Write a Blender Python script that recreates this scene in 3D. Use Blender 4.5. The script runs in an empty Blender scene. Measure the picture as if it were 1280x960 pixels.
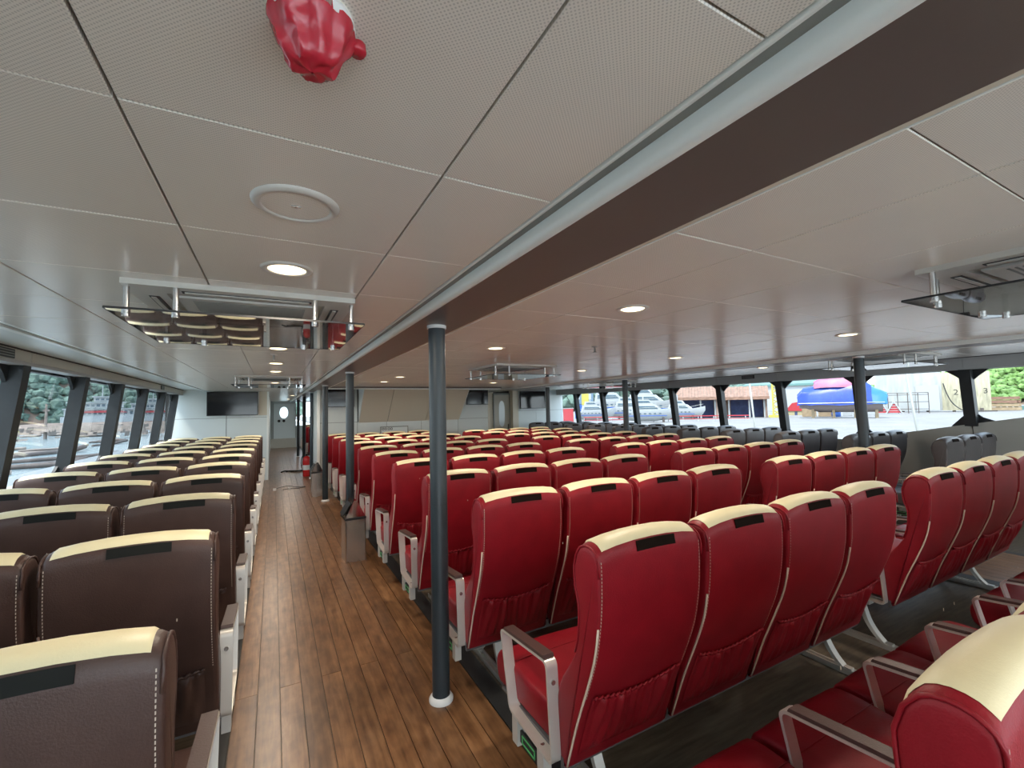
import bpy, bmesh, math, random
from mathutils import Vector, Matrix
random.seed(7)
C = bpy.context.scene.collection
S = bpy.context.scene
PI = math.pi

# ------------------------------------------------------------ camera, sky, sun, exposure
cam_d = bpy.data.cameras.new('camera'); cam = bpy.data.objects.new('camera', cam_d); C.objects.link(cam)
YAW, PITCH, ROLL, FPX = math.radians(28.406), math.radians(3.075), math.radians(-1.245), 551.67
f = Vector((math.sin(YAW)*math.cos(PITCH), math.cos(YAW)*math.cos(PITCH), math.sin(PITCH)))
r = f.cross(Vector((0, 0, 1))).normalized(); u = r.cross(f)
cr, sr = math.cos(ROLL), math.sin(ROLL)
R_, U_ = cr*r + sr*u, -sr*r + cr*u
cam.matrix_world = Matrix(((R_.x, U_.x, -f.x, 0), (R_.y, U_.y, -f.y, 0), (R_.z, U_.z, -f.z, 1.6), (0, 0, 0, 1)))
cam_d.sensor_fit = 'HORIZONTAL'; cam_d.sensor_width = 36.0; cam_d.lens = FPX/1280*36.0
cam_d.clip_start = 0.03; cam_d.clip_end = 2000
S.camera = cam

W = bpy.data.worlds.new('sky'); S.world = W; W.use_nodes = True
nt = W.node_tree; nt.nodes.clear()
wo = nt.nodes.new('ShaderNodeOutputWorld'); bg = nt.nodes.new('ShaderNodeBackground')
tc = nt.nodes.new('ShaderNodeTexCoord'); sx = nt.nodes.new('ShaderNodeSeparateXYZ'); rp = nt.nodes.new('ShaderNodeValToRGB')
rp.color_ramp.elements[0].position = 0.0; rp.color_ramp.elements[0].color = (0.86, 0.95, 1.0, 1)
rp.color_ramp.elements[1].position = 0.7; rp.color_ramp.elements[1].color = (0.50, 0.68, 0.92, 1)
nt.links.new(tc.outputs['Generated'], sx.inputs[0]); nt.links.new(sx.outputs['Z'], rp.inputs[0])
nt.links.new(rp.outputs[0], bg.inputs[0]); bg.inputs[1].default_value = 0.95
nt.links.new(bg.outputs[0], wo.inputs[0])

sun_d = bpy.data.lights.new('sun', 'SUN'); sun_d.energy = 1.6; sun_d.angle = math.radians(14); sun_d.color = (1.0, 0.95, 0.86)
sun = bpy.data.objects.new('sun', sun_d); C.objects.link(sun)
sun.rotation_euler = Vector((0.52, 0.22, -1.0)).to_track_quat('-Z', 'Y').to_euler()

S.view_settings.view_transform = 'Standard'; S.view_settings.look = 'None'
S.view_settings.gamma = 1.0; S.view_settings.use_curve_mapping = False
S.view_settings.exposure = 2.25
LAMP_W = 2.6
S.cycles.max_bounces = 8; S.cycles.diffuse_bounces = 5; S.cycles.glossy_bounces = 4
S.cycles.transparent_max_bounces = 12; S.cycles.transmission_bounces = 6
S.cycles.sample_clamp_indirect = 4.0
try: S.cycles.use_denoising = True
except Exception: pass

# ------------------------------------------------------------ materials
def new_mat(name):
    m = bpy.data.materials.new(name); m.use_nodes = True
    return m, m.node_tree, m.node_tree.nodes['Principled BSDF']
def mat(name, col, rough=0.5, metal=0.0, spec=0.5, var=0.0, vscale=6.0, stretch=(1, 1, 1), bump=0.0, bscale=60.0, coat=0.0, emit=None, es=0.0, obj_var=0.0):
    m, t, p = new_mat(name)
    p.inputs['Base Color'].default_value = (*col, 1); p.inputs['Roughness'].default_value = rough
    p.inputs['Metallic'].default_value = metal; p.inputs['Specular IOR Level'].default_value = spec
    if coat: p.inputs['Coat Weight'].default_value = coat; p.inputs['Coat Roughness'].default_value = 0.15
    L = t.links.new
    if var or bump:
        g = t.nodes.new('ShaderNodeNewGeometry'); mp = t.nodes.new('ShaderNodeMapping'); mp.inputs['Scale'].default_value = stretch
        L(g.outputs['Position'], mp.inputs[0])
    out = None
    if var:
        n = t.nodes.new('ShaderNodeTexNoise'); n.inputs['Scale'].default_value = vscale; n.inputs['Detail'].default_value = 4
        L(mp.outputs[0], n.inputs['Vector'])
        mr = t.nodes.new('ShaderNodeMapRange'); mr.inputs['From Min'].default_value = 0.3; mr.inputs['From Max'].default_value = 0.7
        mr.inputs['To Min'].default_value = 1-var; mr.inputs['To Max'].default_value = 1+var
        L(n.outputs['Fac'], mr.inputs['Value'])
        mx = t.nodes.new('ShaderNodeVectorMath'); mx.operation = 'SCALE'; mx.inputs[0].default_value = col
        L(mr.outputs[0], mx.inputs['Scale']); out = mx.outputs[0]
    if obj_var:
        oi = t.nodes.new('ShaderNodeObjectInfo'); m2 = t.nodes.new('ShaderNodeMapRange')
        m2.inputs['To Min'].default_value = 1-obj_var; m2.inputs['To Max'].default_value = 1+obj_var
        L(oi.outputs['Random'], m2.inputs['Value'])
        s2 = t.nodes.new('ShaderNodeVectorMath'); s2.operation = 'SCALE'
        if out: L(out, s2.inputs[0])
        else: s2.inputs[0].default_value = col
        L(m2.outputs[0], s2.inputs['Scale']); out = s2.outputs[0]
    if out: L(out, p.inputs['Base Color'])
    if bump:
        nb = t.nodes.new('ShaderNodeTexNoise'); nb.inputs['Scale'].default_value = bscale; nb.inputs['Detail'].default_value = 3
        L(mp.outputs[0], nb.inputs['Vector'])
        b = t.nodes.new('ShaderNodeBump'); b.inputs['Strength'].default_value = bump; b.inputs['Distance'].default_value = 0.01
        L(nb.outputs['Fac'], b.inputs['Height']); L(b.outputs[0], p.inputs['Normal'])
    if emit:
        p.inputs['Emission Color'].default_value = (*emit, 1); p.inputs['Emission Strength'].default_value = es
    return m

M = {}
M['red'] = mat('red_leather', (0.235, 0.0065, 0.014), 0.46, spec=0.30, var=0.10, vscale=9, bump=0.12, bscale=220)
M['brown'] = mat('brown_leather', (0.066, 0.036, 0.029), 0.42, spec=0.40, var=0.12, vscale=9, bump=0.12, bscale=220)
M['charcoal'] = mat('charcoal_leather', (0.085, 0.075, 0.075), 0.42, spec=0.5, var=0.10, vscale=9, bump=0.1, bscale=220)
M['cream'] = mat('cream_leather', (0.74, 0.66, 0.42), 0.45, var=0.04, vscale=8, bump=0.08, bscale=240)
M['piping'] = mat('cream_piping', (0.62, 0.50, 0.40), 0.5)
M['brownpipe'] = mat('brown_piping', (0.16, 0.10, 0.08), 0.5)
M['stitch'] = mat('thread', (0.50, 0.42, 0.34), 0.7)
M['velcro'] = mat('black_velcro', (0.010, 0.006, 0.004), 0.95, spec=0.1)
M['velcro_grey'] = mat('grey_velcro', (0.014, 0.015, 0.014), 0.9, spec=0.2)
M['alu'] = mat('brushed_aluminium', (0.62, 0.60, 0.56), 0.38, 0.75, var=0.06, vscale=40, stretch=(1, 1, 6))
M['alu_arm'] = mat('satin_aluminium_arm', (0.66, 0.63, 0.58), 0.36, 0.45)
M['alu_paint'] = mat('pale_alloy_casting', (0.58, 0.56, 0.52), 0.45, 0.3)
M['armpad'] = mat('dark_arm_pad', (0.075, 0.045, 0.040), 0.38, bump=0.1, bscale=200)
M['pan'] = mat('grey_seat_pan', (0.13, 0.13, 0.135), 0.5, 0.3)
M['post'] = mat('slate_post_paint', (0.024, 0.034, 0.041), 0.40, spec=0.5, bump=0.06, bscale=180)
M['window_post'] = mat('charcoal_window_post', (0.011, 0.014, 0.016), 0.5, var=0.25, vscale=7)
M['white_cap'] = mat('white_plastic', (0.80, 0.80, 0.78), 0.35)
M['white'] = mat('white_panel', (0.70, 0.76, 0.75), 0.35, spec=0.5)
M['wall'] = mat('pale_grey_wall_panel', (0.55, 0.60, 0.59), 0.30, spec=0.5)
M['sidewall'] = mat('olive_grey_side_wall', (0.36, 0.36, 0.33), 0.45)
M['beige'] = mat('beige_panel', (0.68, 0.62, 0.50), 0.5)
M['fascia'] = mat('beige_window_fascia', (0.50, 0.47, 0.40), 0.45)
M['fascia_r'] = mat('grey_window_fascia', (0.42, 0.42, 0.41), 0.45)
M['beam'] = mat('brown_beam_soffit', (0.125, 0.100, 0.088), 0.35, spec=0.5)
M['trim'] = mat('silver_trim', (0.86, 0.89, 0.85), 0.30, 0.0)
M['trim_dark'] = mat('grey_trim_recess', (0.25, 0.26, 0.24), 0.45)
M['ledge'] = mat('bounce_ledge_paint', (0.20, 0.22, 0.23), 0.6)  # for the ledge added outside the windows as a light bounce
M['black'] = mat('black_plastic', (0.012, 0.012, 0.013), 0.45)
M['gap'] = mat('dark_joint', (0.05, 0.048, 0.045), 0.8)
M['darkfloor'] = mat('dark_vinyl_floor', (0.105, 0.082, 0.056), 0.48, spec=0.3, var=0.30, vscale=5, stretch=(1, 9, 1), bump=0.05, bscale=30)
M['blackstrip'] = mat('black_rubber_strip', (0.022, 0.023, 0.024), 0.5)
M['chrome'] = mat('polished_steel', (0.72, 0.71, 0.69), 0.12, 1.0)
M['steel'] = mat('brushed_steel', (0.55, 0.52, 0.49), 0.25, 0.9)
M['screen'] = mat('tv_screen', (0.008, 0.008, 0.010), 0.08, spec=0.6)
M['red_plastic'] = mat('red_plastic_cover', (0.50, 0.02, 0.04), 0.22, spec=0.6)
M['ext_red'] = mat('extinguisher_red', (0.60, 0.02, 0.02), 0.25)
M['green_tag'] = mat('green_tag', (0.10, 0.45, 0.16), 0.5)
M['glow_lamp'] = mat('lamp_disc', (1, 1, 1), 0.5, emit=(1.0, 0.80, 0.50), es=1.0)
M['off_white'] = mat('off_white_plastic', (0.62, 0.60, 0.55), 0.35)

# ceiling laminate with fine perforation
m, t, p = new_mat('perforated_ceiling_laminate'); M['ceil'] = m
p.inputs['Roughness'].default_value = 0.24; p.inputs['Specular IOR Level'].default_value = 0.55
g = t.nodes.new('ShaderNodeNewGeometry'); vo = t.nodes.new('ShaderNodeTexVoronoi')
mp = t.nodes.new('ShaderNodeMapping'); mp.inputs['Rotation'].default_value = (0, 0, PI/4)
vo.inputs['Scale'].default_value = 190; vo.inputs['Randomness'].default_value = 0.0; vo.voronoi_dimensions = '2D'
t.links.new(g.outputs['Position'], mp.inputs[0]); t.links.new(mp.outputs[0], vo.inputs['Vector'])
cr_ = t.nodes.new('ShaderNodeValToRGB'); e = cr_.color_ramp.elements
e[0].position = 0.20; e[0].color = (0.60, 0.57, 0.51, 1); e[1].position = 0.34; e[1].color = (0.83, 0.79, 0.71, 1)
t.links.new(vo.outputs['Distance'], cr_.inputs[0]); t.links.new(cr_.outputs[0], p.inputs['Base Color'])
nb = t.nodes.new('ShaderNodeTexNoise'); nb.inputs['Scale'].default_value = 2.2
bu = t.nodes.new('ShaderNodeBump'); bu.inputs['Strength'].default_value = 0.25; bu.inputs['Distance'].default_value = 0.02
t.links.new(g.outputs['Position'], nb.inputs['Vector']); t.links.new(nb.outputs['Fac'], bu.inputs['Height']); t.links.new(bu.outputs[0], p.inputs['Normal'])

# wood planks
m, t, p = new_mat('oak_plank'); M['wood'] = m
p.inputs['Roughness'].default_value = 0.30; p.inputs['Specular IOR Level'].default_value = 0.5
g = t.nodes.new('ShaderNodeNewGeometry'); oi = t.nodes.new('ShaderNodeObjectInfo')
ad = t.nodes.new('ShaderNodeVectorMath'); ad.operation = 'ADD'
sc = t.nodes.new('ShaderNodeVectorMath'); sc.operation = 'SCALE'; sc.inputs[0].default_value = (3, 7, 0)
t.links.new(oi.outputs['Random'], sc.inputs['Scale'])
t.links.new(g.outputs['Position'], ad.inputs[0]); t.links.new(sc.outputs[0], ad.inputs[1])
mp = t.nodes.new('ShaderNodeMapping'); mp.inputs['Scale'].default_value = (22, 1.6, 1); t.links.new(ad.outputs[0], mp.inputs[0])
n1 = t.nodes.new('ShaderNodeTexNoise'); n1.inputs['Scale'].default_value = 1.6; n1.inputs['Detail'].default_value = 6; n1.inputs['Distortion'].default_value = 0.7
t.links.new(mp.outputs[0], n1.inputs['Vector'])
mp2 = t.nodes.new('ShaderNodeMapping'); mp2.inputs['Scale'].default_value = (7, 3.5, 1); t.links.new(ad.outputs[0], mp2.inputs[0])
n2 = t.nodes.new('ShaderNodeTexNoise'); n2.inputs['Scale'].default_value = 2.2; n2.inputs['Detail'].default_value = 5; t.links.new(mp2.outputs[0], n2.inputs['Vector'])
am = t.nodes.new('ShaderNodeMath'); am.operation = 'MULTIPLY_ADD'; am.inputs[1].default_value = 0.5
hm = t.nodes.new('ShaderNodeMath'); hm.operation = 'MULTIPLY'; hm.inputs[1].default_value = 0.5
t.links.new(n2.outputs['Fac'], hm.inputs[0]); t.links.new(n1.outputs['Fac'], am.inputs[0]); t.links.new(hm.outputs[0], am.inputs[2])
cr_ = t.nodes.new('ShaderNodeValToRGB'); e = cr_.color_ramp.elements
e[0].position = 0.30; e[0].color = (0.075, 0.032, 0.013, 1); e[1].position = 0.70; e[1].color = (0.320, 0.170, 0.080, 1)
md = e.new(0.5) if False else cr_.color_ramp.elements.new(0.5); md.color = (0.190, 0.092, 0.040, 1)
t.links.new(am.outputs[0], cr_.inputs[0])
mr = t.nodes.new('ShaderNodeMapRange'); mr.inputs['To Min'].default_value = 0.84; mr.inputs['To Max'].default_value = 1.16
t.links.new(oi.outputs['Random'], mr.inputs['Value'])
s2 = t.nodes.new('ShaderNodeVectorMath'); s2.operation = 'SCALE'
t.links.new(cr_.outputs[0], s2.inputs[0]); t.links.new(mr.outputs[0], s2.inputs['Scale']); t.links.new(s2.outputs[0], p.inputs['Base Color'])
bu = t.nodes.new('ShaderNodeBump'); bu.inputs['Strength'].default_value = 0.12; bu.inputs['Distance'].default_value = 0.004
t.links.new(n1.outputs['Fac'], bu.inputs['Height']); t.links.new(bu.outputs[0], p.inputs['Normal'])

def glass_mat(name, tint, refl):
    m = bpy.data.materials.new(name); m.use_nodes = True; t = m.node_tree; t.nodes.clear()
    o = t.nodes.new('ShaderNodeOutputMaterial'); mx = t.nodes.new('ShaderNodeMixShader')
    tr = t.nodes.new('ShaderNodeBsdfTransparent'); tr.inputs[0].default_value = (*tint, 1)
    gl = t.nodes.new('ShaderNodeBsdfGlossy'); gl.inputs['Roughness'].default_value = 0.01
    lw = t.nodes.new('ShaderNodeLayerWeight'); lw.inputs['Blend'].default_value = 0.5
    pw_ = t.nodes.new('ShaderNodeMath'); pw_.operation = 'POWER'; pw_.inputs[1].default_value = 5.0
    ma = t.nodes.new('ShaderNodeMath'); ma.operation = 'MULTIPLY_ADD'; ma.inputs[1].default_value = 1-refl; ma.inputs[2].default_value = refl
    t.links.new(lw.outputs['Facing'], pw_.inputs[0]); t.links.new(pw_.outputs[0], ma.inputs[0])
    fr = ma
    t.links.new(fr.outputs[0], mx.inputs[0]); t.links.new(tr.outputs[0], mx.inputs[1]); t.links.new(gl.outputs[0], mx.inputs[2])
    t.links.new(mx.outputs[0], o.inputs[0]); return m
M['glass'] = glass_mat('window_glass', (0.97, 0.985, 0.985), 0.02)
M['deflector'] = glass_mat('deflector_glass', (0.82, 0.82, 0.82), 0.30)

# ------------------------------------------------------------ mesh helpers
class MB:
    def __init__(s): s.v = []; s.f = []
    def add(s, vs, fs):
        k = len(s.v); s.v += [tuple(v) for v in vs]; s.f += [tuple(i+k for i in q) for q in fs]; return s
    def box(s, x0, x1, y0, y1, z0, z1):
        return s.add([(x0,y0,z0),(x1,y0,z0),(x1,y1,z0),(x0,y1,z0),(x0,y0,z1),(x1,y0,z1),(x1,y1,z1),(x0,y1,z1)],
                     [(0,3,2,1),(4,5,6,7),(0,1,5,4),(1,2,6,5),(2,3,7,6),(3,0,4,7)])
    def prism(s, poly, a, b, axis='x'):
        """poly of 2D points; axis x: (y,z) pts, axis y: (x,z) pts, axis z: (x,y) pts"""
        n = len(poly)
        P = {'x': lambda p, q: (q, p[0], p[1]), 'y': lambda p, q: (p[0], q, p[1]), 'z': lambda p, q: (p[0], p[1], q)}[axis]
        vs = [P(p_, a) for p_ in poly] + [P(p_, b) for p_ in poly]
        return s.add(vs, [tuple(range(n))[::-1], tuple(range(n, 2*n))] + [(i, (i+1) % n, n+(i+1) % n, n+i) for i in range(n)])
    def cyl(s, c, r0, h, n=24, r1=None, axis='z'):
        r1 = r0 if r1 is None else r1
        ring = lambda rr, hh: [(rr*math.cos(2*PI*i/n), rr*math.sin(2*PI*i/n), hh) for i in range(n)]
        vs = ring(r0, 0) + ring(r1, h)
        if axis == 'x': vs = [(z, x, y) for x, y, z in vs]
        if axis == 'y': vs = [(y, z, x) for x, y, z in vs]
        vs = [(x+c[0], y+c[1], z+c[2]) for x, y, z in vs]
        return s.add(vs, [tuple(range(n))[::-1], tuple(range(n, 2*n))] + [(i, (i+1) % n, n+(i+1) % n, n+i) for i in range(n)])
    def lathe(s, prof, c=(0, 0, 0), n=28):
        m_ = len(prof); vs = [(c[0]+p_[0]*math.cos(2*PI*i/n), c[1]+p_[0]*math.sin(2*PI*i/n), c[2]+p_[1]) for i in range(n) for p_ in prof]
        fs = [(i*m_+j, ((i+1) % n)*m_+j, ((i+1) % n)*m_+j+1, i*m_+j+1) for i in range(n) for j in range(m_-1)]
        return s.add(vs, fs)
    def tube(s, pts, r, n=6):
        pts = [Vector(p_) for p_ in pts]; vs = []
        for i, p_ in enumerate(pts):
            d = (pts[min(i+1, len(pts)-1)] - pts[max(i-1, 0)]).normalized()
            a = d.cross(Vector((0, 0, 1))) if abs(d.z) < 0.9 else d.cross(Vector((1, 0, 0)))
            a.normalize(); b = d.cross(a)
            vs += [p_ + r*(math.cos(2*PI*k/n)*a + math.sin(2*PI*k/n)*b) for k in range(n)]
        m_ = len(pts)
        fs = [(i*n+k, i*n+(k+1) % n, (i+1)*n+(k+1) % n, (i+1)*n+k) for i in range(m_-1) for k in range(n)]
        return s.add(vs, fs + [tuple(range(n))[::-1], tuple(range((m_-1)*n, m_*n))])
    def mesh(s, name, m, smooth=False, angle=None):
        me = bpy.data.meshes.new(name); me.from_pydata(s.v, [], s.f); me.validate()
        bm = bmesh.new(); bm.from_mesh(me); bmesh.ops.recalc_face_normals(bm, faces=bm.faces)
        if angle:
            for e_ in bm.edges:
                if len(e_.link_faces) == 2 and e_.calc_face_angle(0) > math.radians(angle): e_.smooth = False
        bm.to_mesh(me); bm.free()
        me.materials.append(M[m] if isinstance(m, str) else m)
        if smooth or angle:
            for p_ in me.polygons: p_.use_smooth = True
        return me
    def obj(s, name, m, parent=None, **k):
        return link(name, s.mesh(name, m, **k), parent)
def link(name, me, parent=None, loc=None):
    o = bpy.data.objects.new(name, me); C.objects.link(o)
    if parent: o.parent = parent
    if loc: o.location = loc
    return o
def tag(o, label, cat, group=None):
    o['label'] = label; o['category'] = cat
    if group: o['group'] = group
    return o
def thing(name, label, cat, loc=(0, 0, 0), rz=0.0, group=None):
    o = bpy.data.objects.new(name, None); C.objects.link(o); o.location = loc; o.rotation_euler = (0, 0, rz); o.empty_display_size = 0.1
    return tag(o, label, cat, group)
def struct(name, mb, m, parent=None, **k):
    o = mb.obj(name, m, parent, **k)
    if not parent: o['kind'] = 'structure'
    return o
def copy_tree(o, parent=None):
    c = o.copy(); C.objects.link(c)
    if parent: c.parent = parent
    for ch in list(o.children): copy_tree(ch, c)
    return c
def catmull(P, n=3):
    out = []
    for i in range(len(P)-1):
        a, b, c, d = P[max(i-1, 0)], P[i], P[i+1], P[min(i+2, len(P)-1)]
        for k in range(n):
            t_ = k/n
            out.append(tuple(0.5*((2*b[j]) + (-a[j]+c[j])*t_ + (2*a[j]-5*b[j]+4*c[j]-d[j])*t_**2 + (-a[j]+3*b[j]-3*c[j]+d[j])*t_**3) for j in range(len(b))))
    out.append(tuple(P[-1])); return out
ORD = ['zeroth', 'first', 'second', 'third', 'fourth', 'fifth', 'sixth', 'seventh', 'eighth', 'ninth', 'tenth', 'eleventh', 'twelfth', 'thirteenth']

# ------------------------------------------------------------ room constants
HC = 2.12                       # ceiling
CX = 3.23                       # centre line
XL, XR = -1.80, 8.27            # inner faces of the window posts
YB, YF = -2.4, 12.2             # stern and forward bulkheads
mir = lambda x: 2*CX - x

# ------------------------------------------------------------ floor
fl = struct('floor', MB().box(-2.1, 8.6, YB, 23.2, -0.12, -0.012), 'darkfloor')
MB().box(-2.0, -0.28, YB, YF, -0.012, 0.0).obj('vinyl_sheet', 'darkfloor', fl)
MB().box(1.155, 5.44, YB, 10.65, -0.012, 0.0).obj('vinyl_sheet', 'darkfloor', fl)
MB().box(6.72, 8.5, YB, YF, -0.012, 0.0).obj('vinyl_sheet', 'darkfloor', fl)
MB().box(-0.28, -0.185, YB, YF, -0.012, 0.001).obj('edge_strip', 'blackstrip', fl)
MB().box(1.05, 1.155, YB, 10.65, -0.012, 0.001).obj('edge_strip', 'blackstrip', fl)
MB().box(5.44, 5.545, YB, 10.65, -0.012, 0.001).obj('edge_strip', 'blackstrip', fl)
MB().box(6.63, 6.72, YB, YF, -0.012, 0.001).obj('edge_strip', 'blackstrip', fl)
pw = 0.1115; plank = {}
for L_ in (5.4, 2.7):
    plank[L_] = MB().box(0.002, pw-0.002, 0.001, L_-0.001, -0.012, 0.0).mesh('floor_plank', 'wood')
for side, x0, n in ((0, -0.18, 11), (1, 5.55, 10)):
    for i in range(n):
        y = YB + (2.7 if i % 2 else 0.0)
        if y > YB+0.5: link('floor_plank', plank[2.7], fl, (x0+i*pw, YB, 0))
        for q_ in range(3 if side == 0 else 2):
            if y+5.4 < 14.0: link('floor_plank', plank[5.4], fl, (x0+i*pw, y, 0)); y += 5.4
        if y < 13.7 and side == 0: link('floor_plank', plank[2.7], fl, (x0+i*pw, y, 0))
fp = MB()
for i in range(11): fp.box(-0.18+i*pw+0.001, -0.18+(i+1)*pw-0.001, 13.0 if i*7 % 3 != 1 else 13.2, 23.0, -0.0119, -0.0005)
o = fp.obj('far_floor_planks', 'wood', fl); o['kind'] = 'stuff'
MB().box(1.05, 8.5, 12.2, 23.2, -0.012, -0.001).obj('vinyl_sheet', 'darkfloor', fl)
MB().box(-2, -0.18, 12.2, 23.2, -0.012, -0.001).obj('vinyl_sheet', 'darkfloor', fl)

# ------------------------------------------------------------ ceiling
ce = struct('ceiling', MB().box(-2.1, 8.6, YB, 23.2, 2.20, 2.3), 'gap')
MB().box(-1.29, 0.6, YB, 23.2, HC+0.012, 2.2).box(0.985, 5.475, YB, 23.2, HC+0.012, 2.2).box(5.86, 7.75, YB, 23.2, HC+0.012, 2.2).obj('backing_board', 'gap', ce)
colsX = [(-1.285, -0.803), (-0.803, -0.232), (-0.232, 0.33), (0.33, 0.621), (1.0, 1.447), (1.447, 1.995), (1.995, 2.555), (2.555, 3.115),
         (3.115, 3.675), (3.675, 4.235), (4.235, 4.795), (4.795, 5.46), (5.848, 6.13), (6.13, 6.692), (6.692, 7.263), (7.263, 7.745)]
PY, PY0 = 0.5585, 0.355
pm = {}
for a, b in colsX:
    w_ = round(b-a, 3)
    if w_ not in pm:
        bm = bmesh.new(); bmesh.ops.create_cube(bm, size=1.0, matrix=Matrix.Diagonal((w_-0.005, PY-0.0035, 0.012, 1)))
        bmesh.ops.bevel(bm, geom=[e_ for e_ in bm.edges if abs(e_.verts[0].co.z+0.006) < 1e-5 and abs(e_.verts[1].co.z+0.006) < 1e-5], offset=0.0018, segments=1, affect='EDGES')
        me = bpy.data.meshes.new('ceiling_panel'); bm.to_mesh(me); bm.free(); me.materials.append(M['ceil']); pm[w_] = me
    for j in range(-5, 11):
        link('ceiling_panel', pm[w_], ce, ((a+b)/2, PY0+(j+0.5)*PY, HC+0.006+random.uniform(-0.0006, 0.0006)))
far = MB()
for a, b in colsX:
    for j in range(11, 22 if a < 0.9 or a > 5.5 else 19):
        far.box(a+0.0025, b-0.0025, PY0+j*PY+0.002, PY0+(j+1)*PY-0.002, HC, HC+0.012)
for j in range(22, 41):
    far.box(-0.12, 1.5, PY0+j*PY+0.002, PY0+(j+1)*PY-0.002, HC, HC+0.012)
    far.box(1.51, 5.0, PY0+j*PY+0.002, PY0+(j+1)*PY-0.002, HC, HC+0.012)
o = far.obj('far_ceiling_panels', 'ceil', ce); o['kind'] = 'stuff'
near = MB()
for a, b in colsX: near.box(a+0.0025, b-0.0025, YB, PY0-5*PY-0.002, HC, HC+0.012)
near.obj('stern_ceiling_panel', 'ceil', ce)['kind'] = 'stuff'

# dropped beams with silver trims
def beam(n, fx, y1):
    b = struct('trim_%d' % n, MB().box(min(fx(0.690), fx(0.965)), max(fx(0.690), fx(0.965)), YB, y1, 2.08, 2.19), 'beam')
    P = [(fx(x), z) for x, z in ((0.966, 2.0815), (0.984, 2.0815), (0.984, 2.14), (0.966, 2.14))]
    MB().prism(P, YB, y1, 'y').obj('edge_trim', 'beige', b, smooth=False)
    P = [(fx(x), z) for x, z in ((0.9845, 2.0795), (0.989, 2.0795), (0.989, 2.14), (0.9845, 2.14))]
    MB().prism(P, YB, y1, 'y').obj('edge_trim', 'trim', b)
    P = [(fx(x), z) for x, z in ((0.690, 2.080), (0.684, 2.0765), (0.677, 2.0755), (0.670, 2.0775), (0.665, 2.082), (0.661, 2.089), (0.659, 2.098), (0.658, 2.14), (0.690, 2.14))]
    MB().prism(P, YB, y1, 'y').obj('rounded_trim', 'trim', b, angle=50)
    P = [(fx(x), z) for x, z in ((0.630, 2.120), (0.659, 2.120), (0.659, 2.15), (0.630, 2.15))]
    MB().prism(P, YB, y1, 'y').obj('recess_strip', 'trim_dark', b)
    P = [(fx(x), z) for x, z in ((0.622, 2.117), (0.625, 2.1155), (0.632, 2.1165), (0.633, 2.15), (0.620, 2.15))]
    MB().prism(P, YB, y1, 'y').obj('narrow_trim', 'trim', b)
    return b
beam(1, lambda x: x, 23.0)
beam(2, mir, YF)
# trim along the top of the forward bulkhead
struct('trim_3', MB().box(0.99, 5.02, 9.84, 9.92, 2.088, 2.14), 'beam')
MB().box(0.99, 5.02, 9.89, 9.93, 2.066, 2.088).obj('edge_trim', 'trim', bpy.data.objects['trim_3'])

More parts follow.
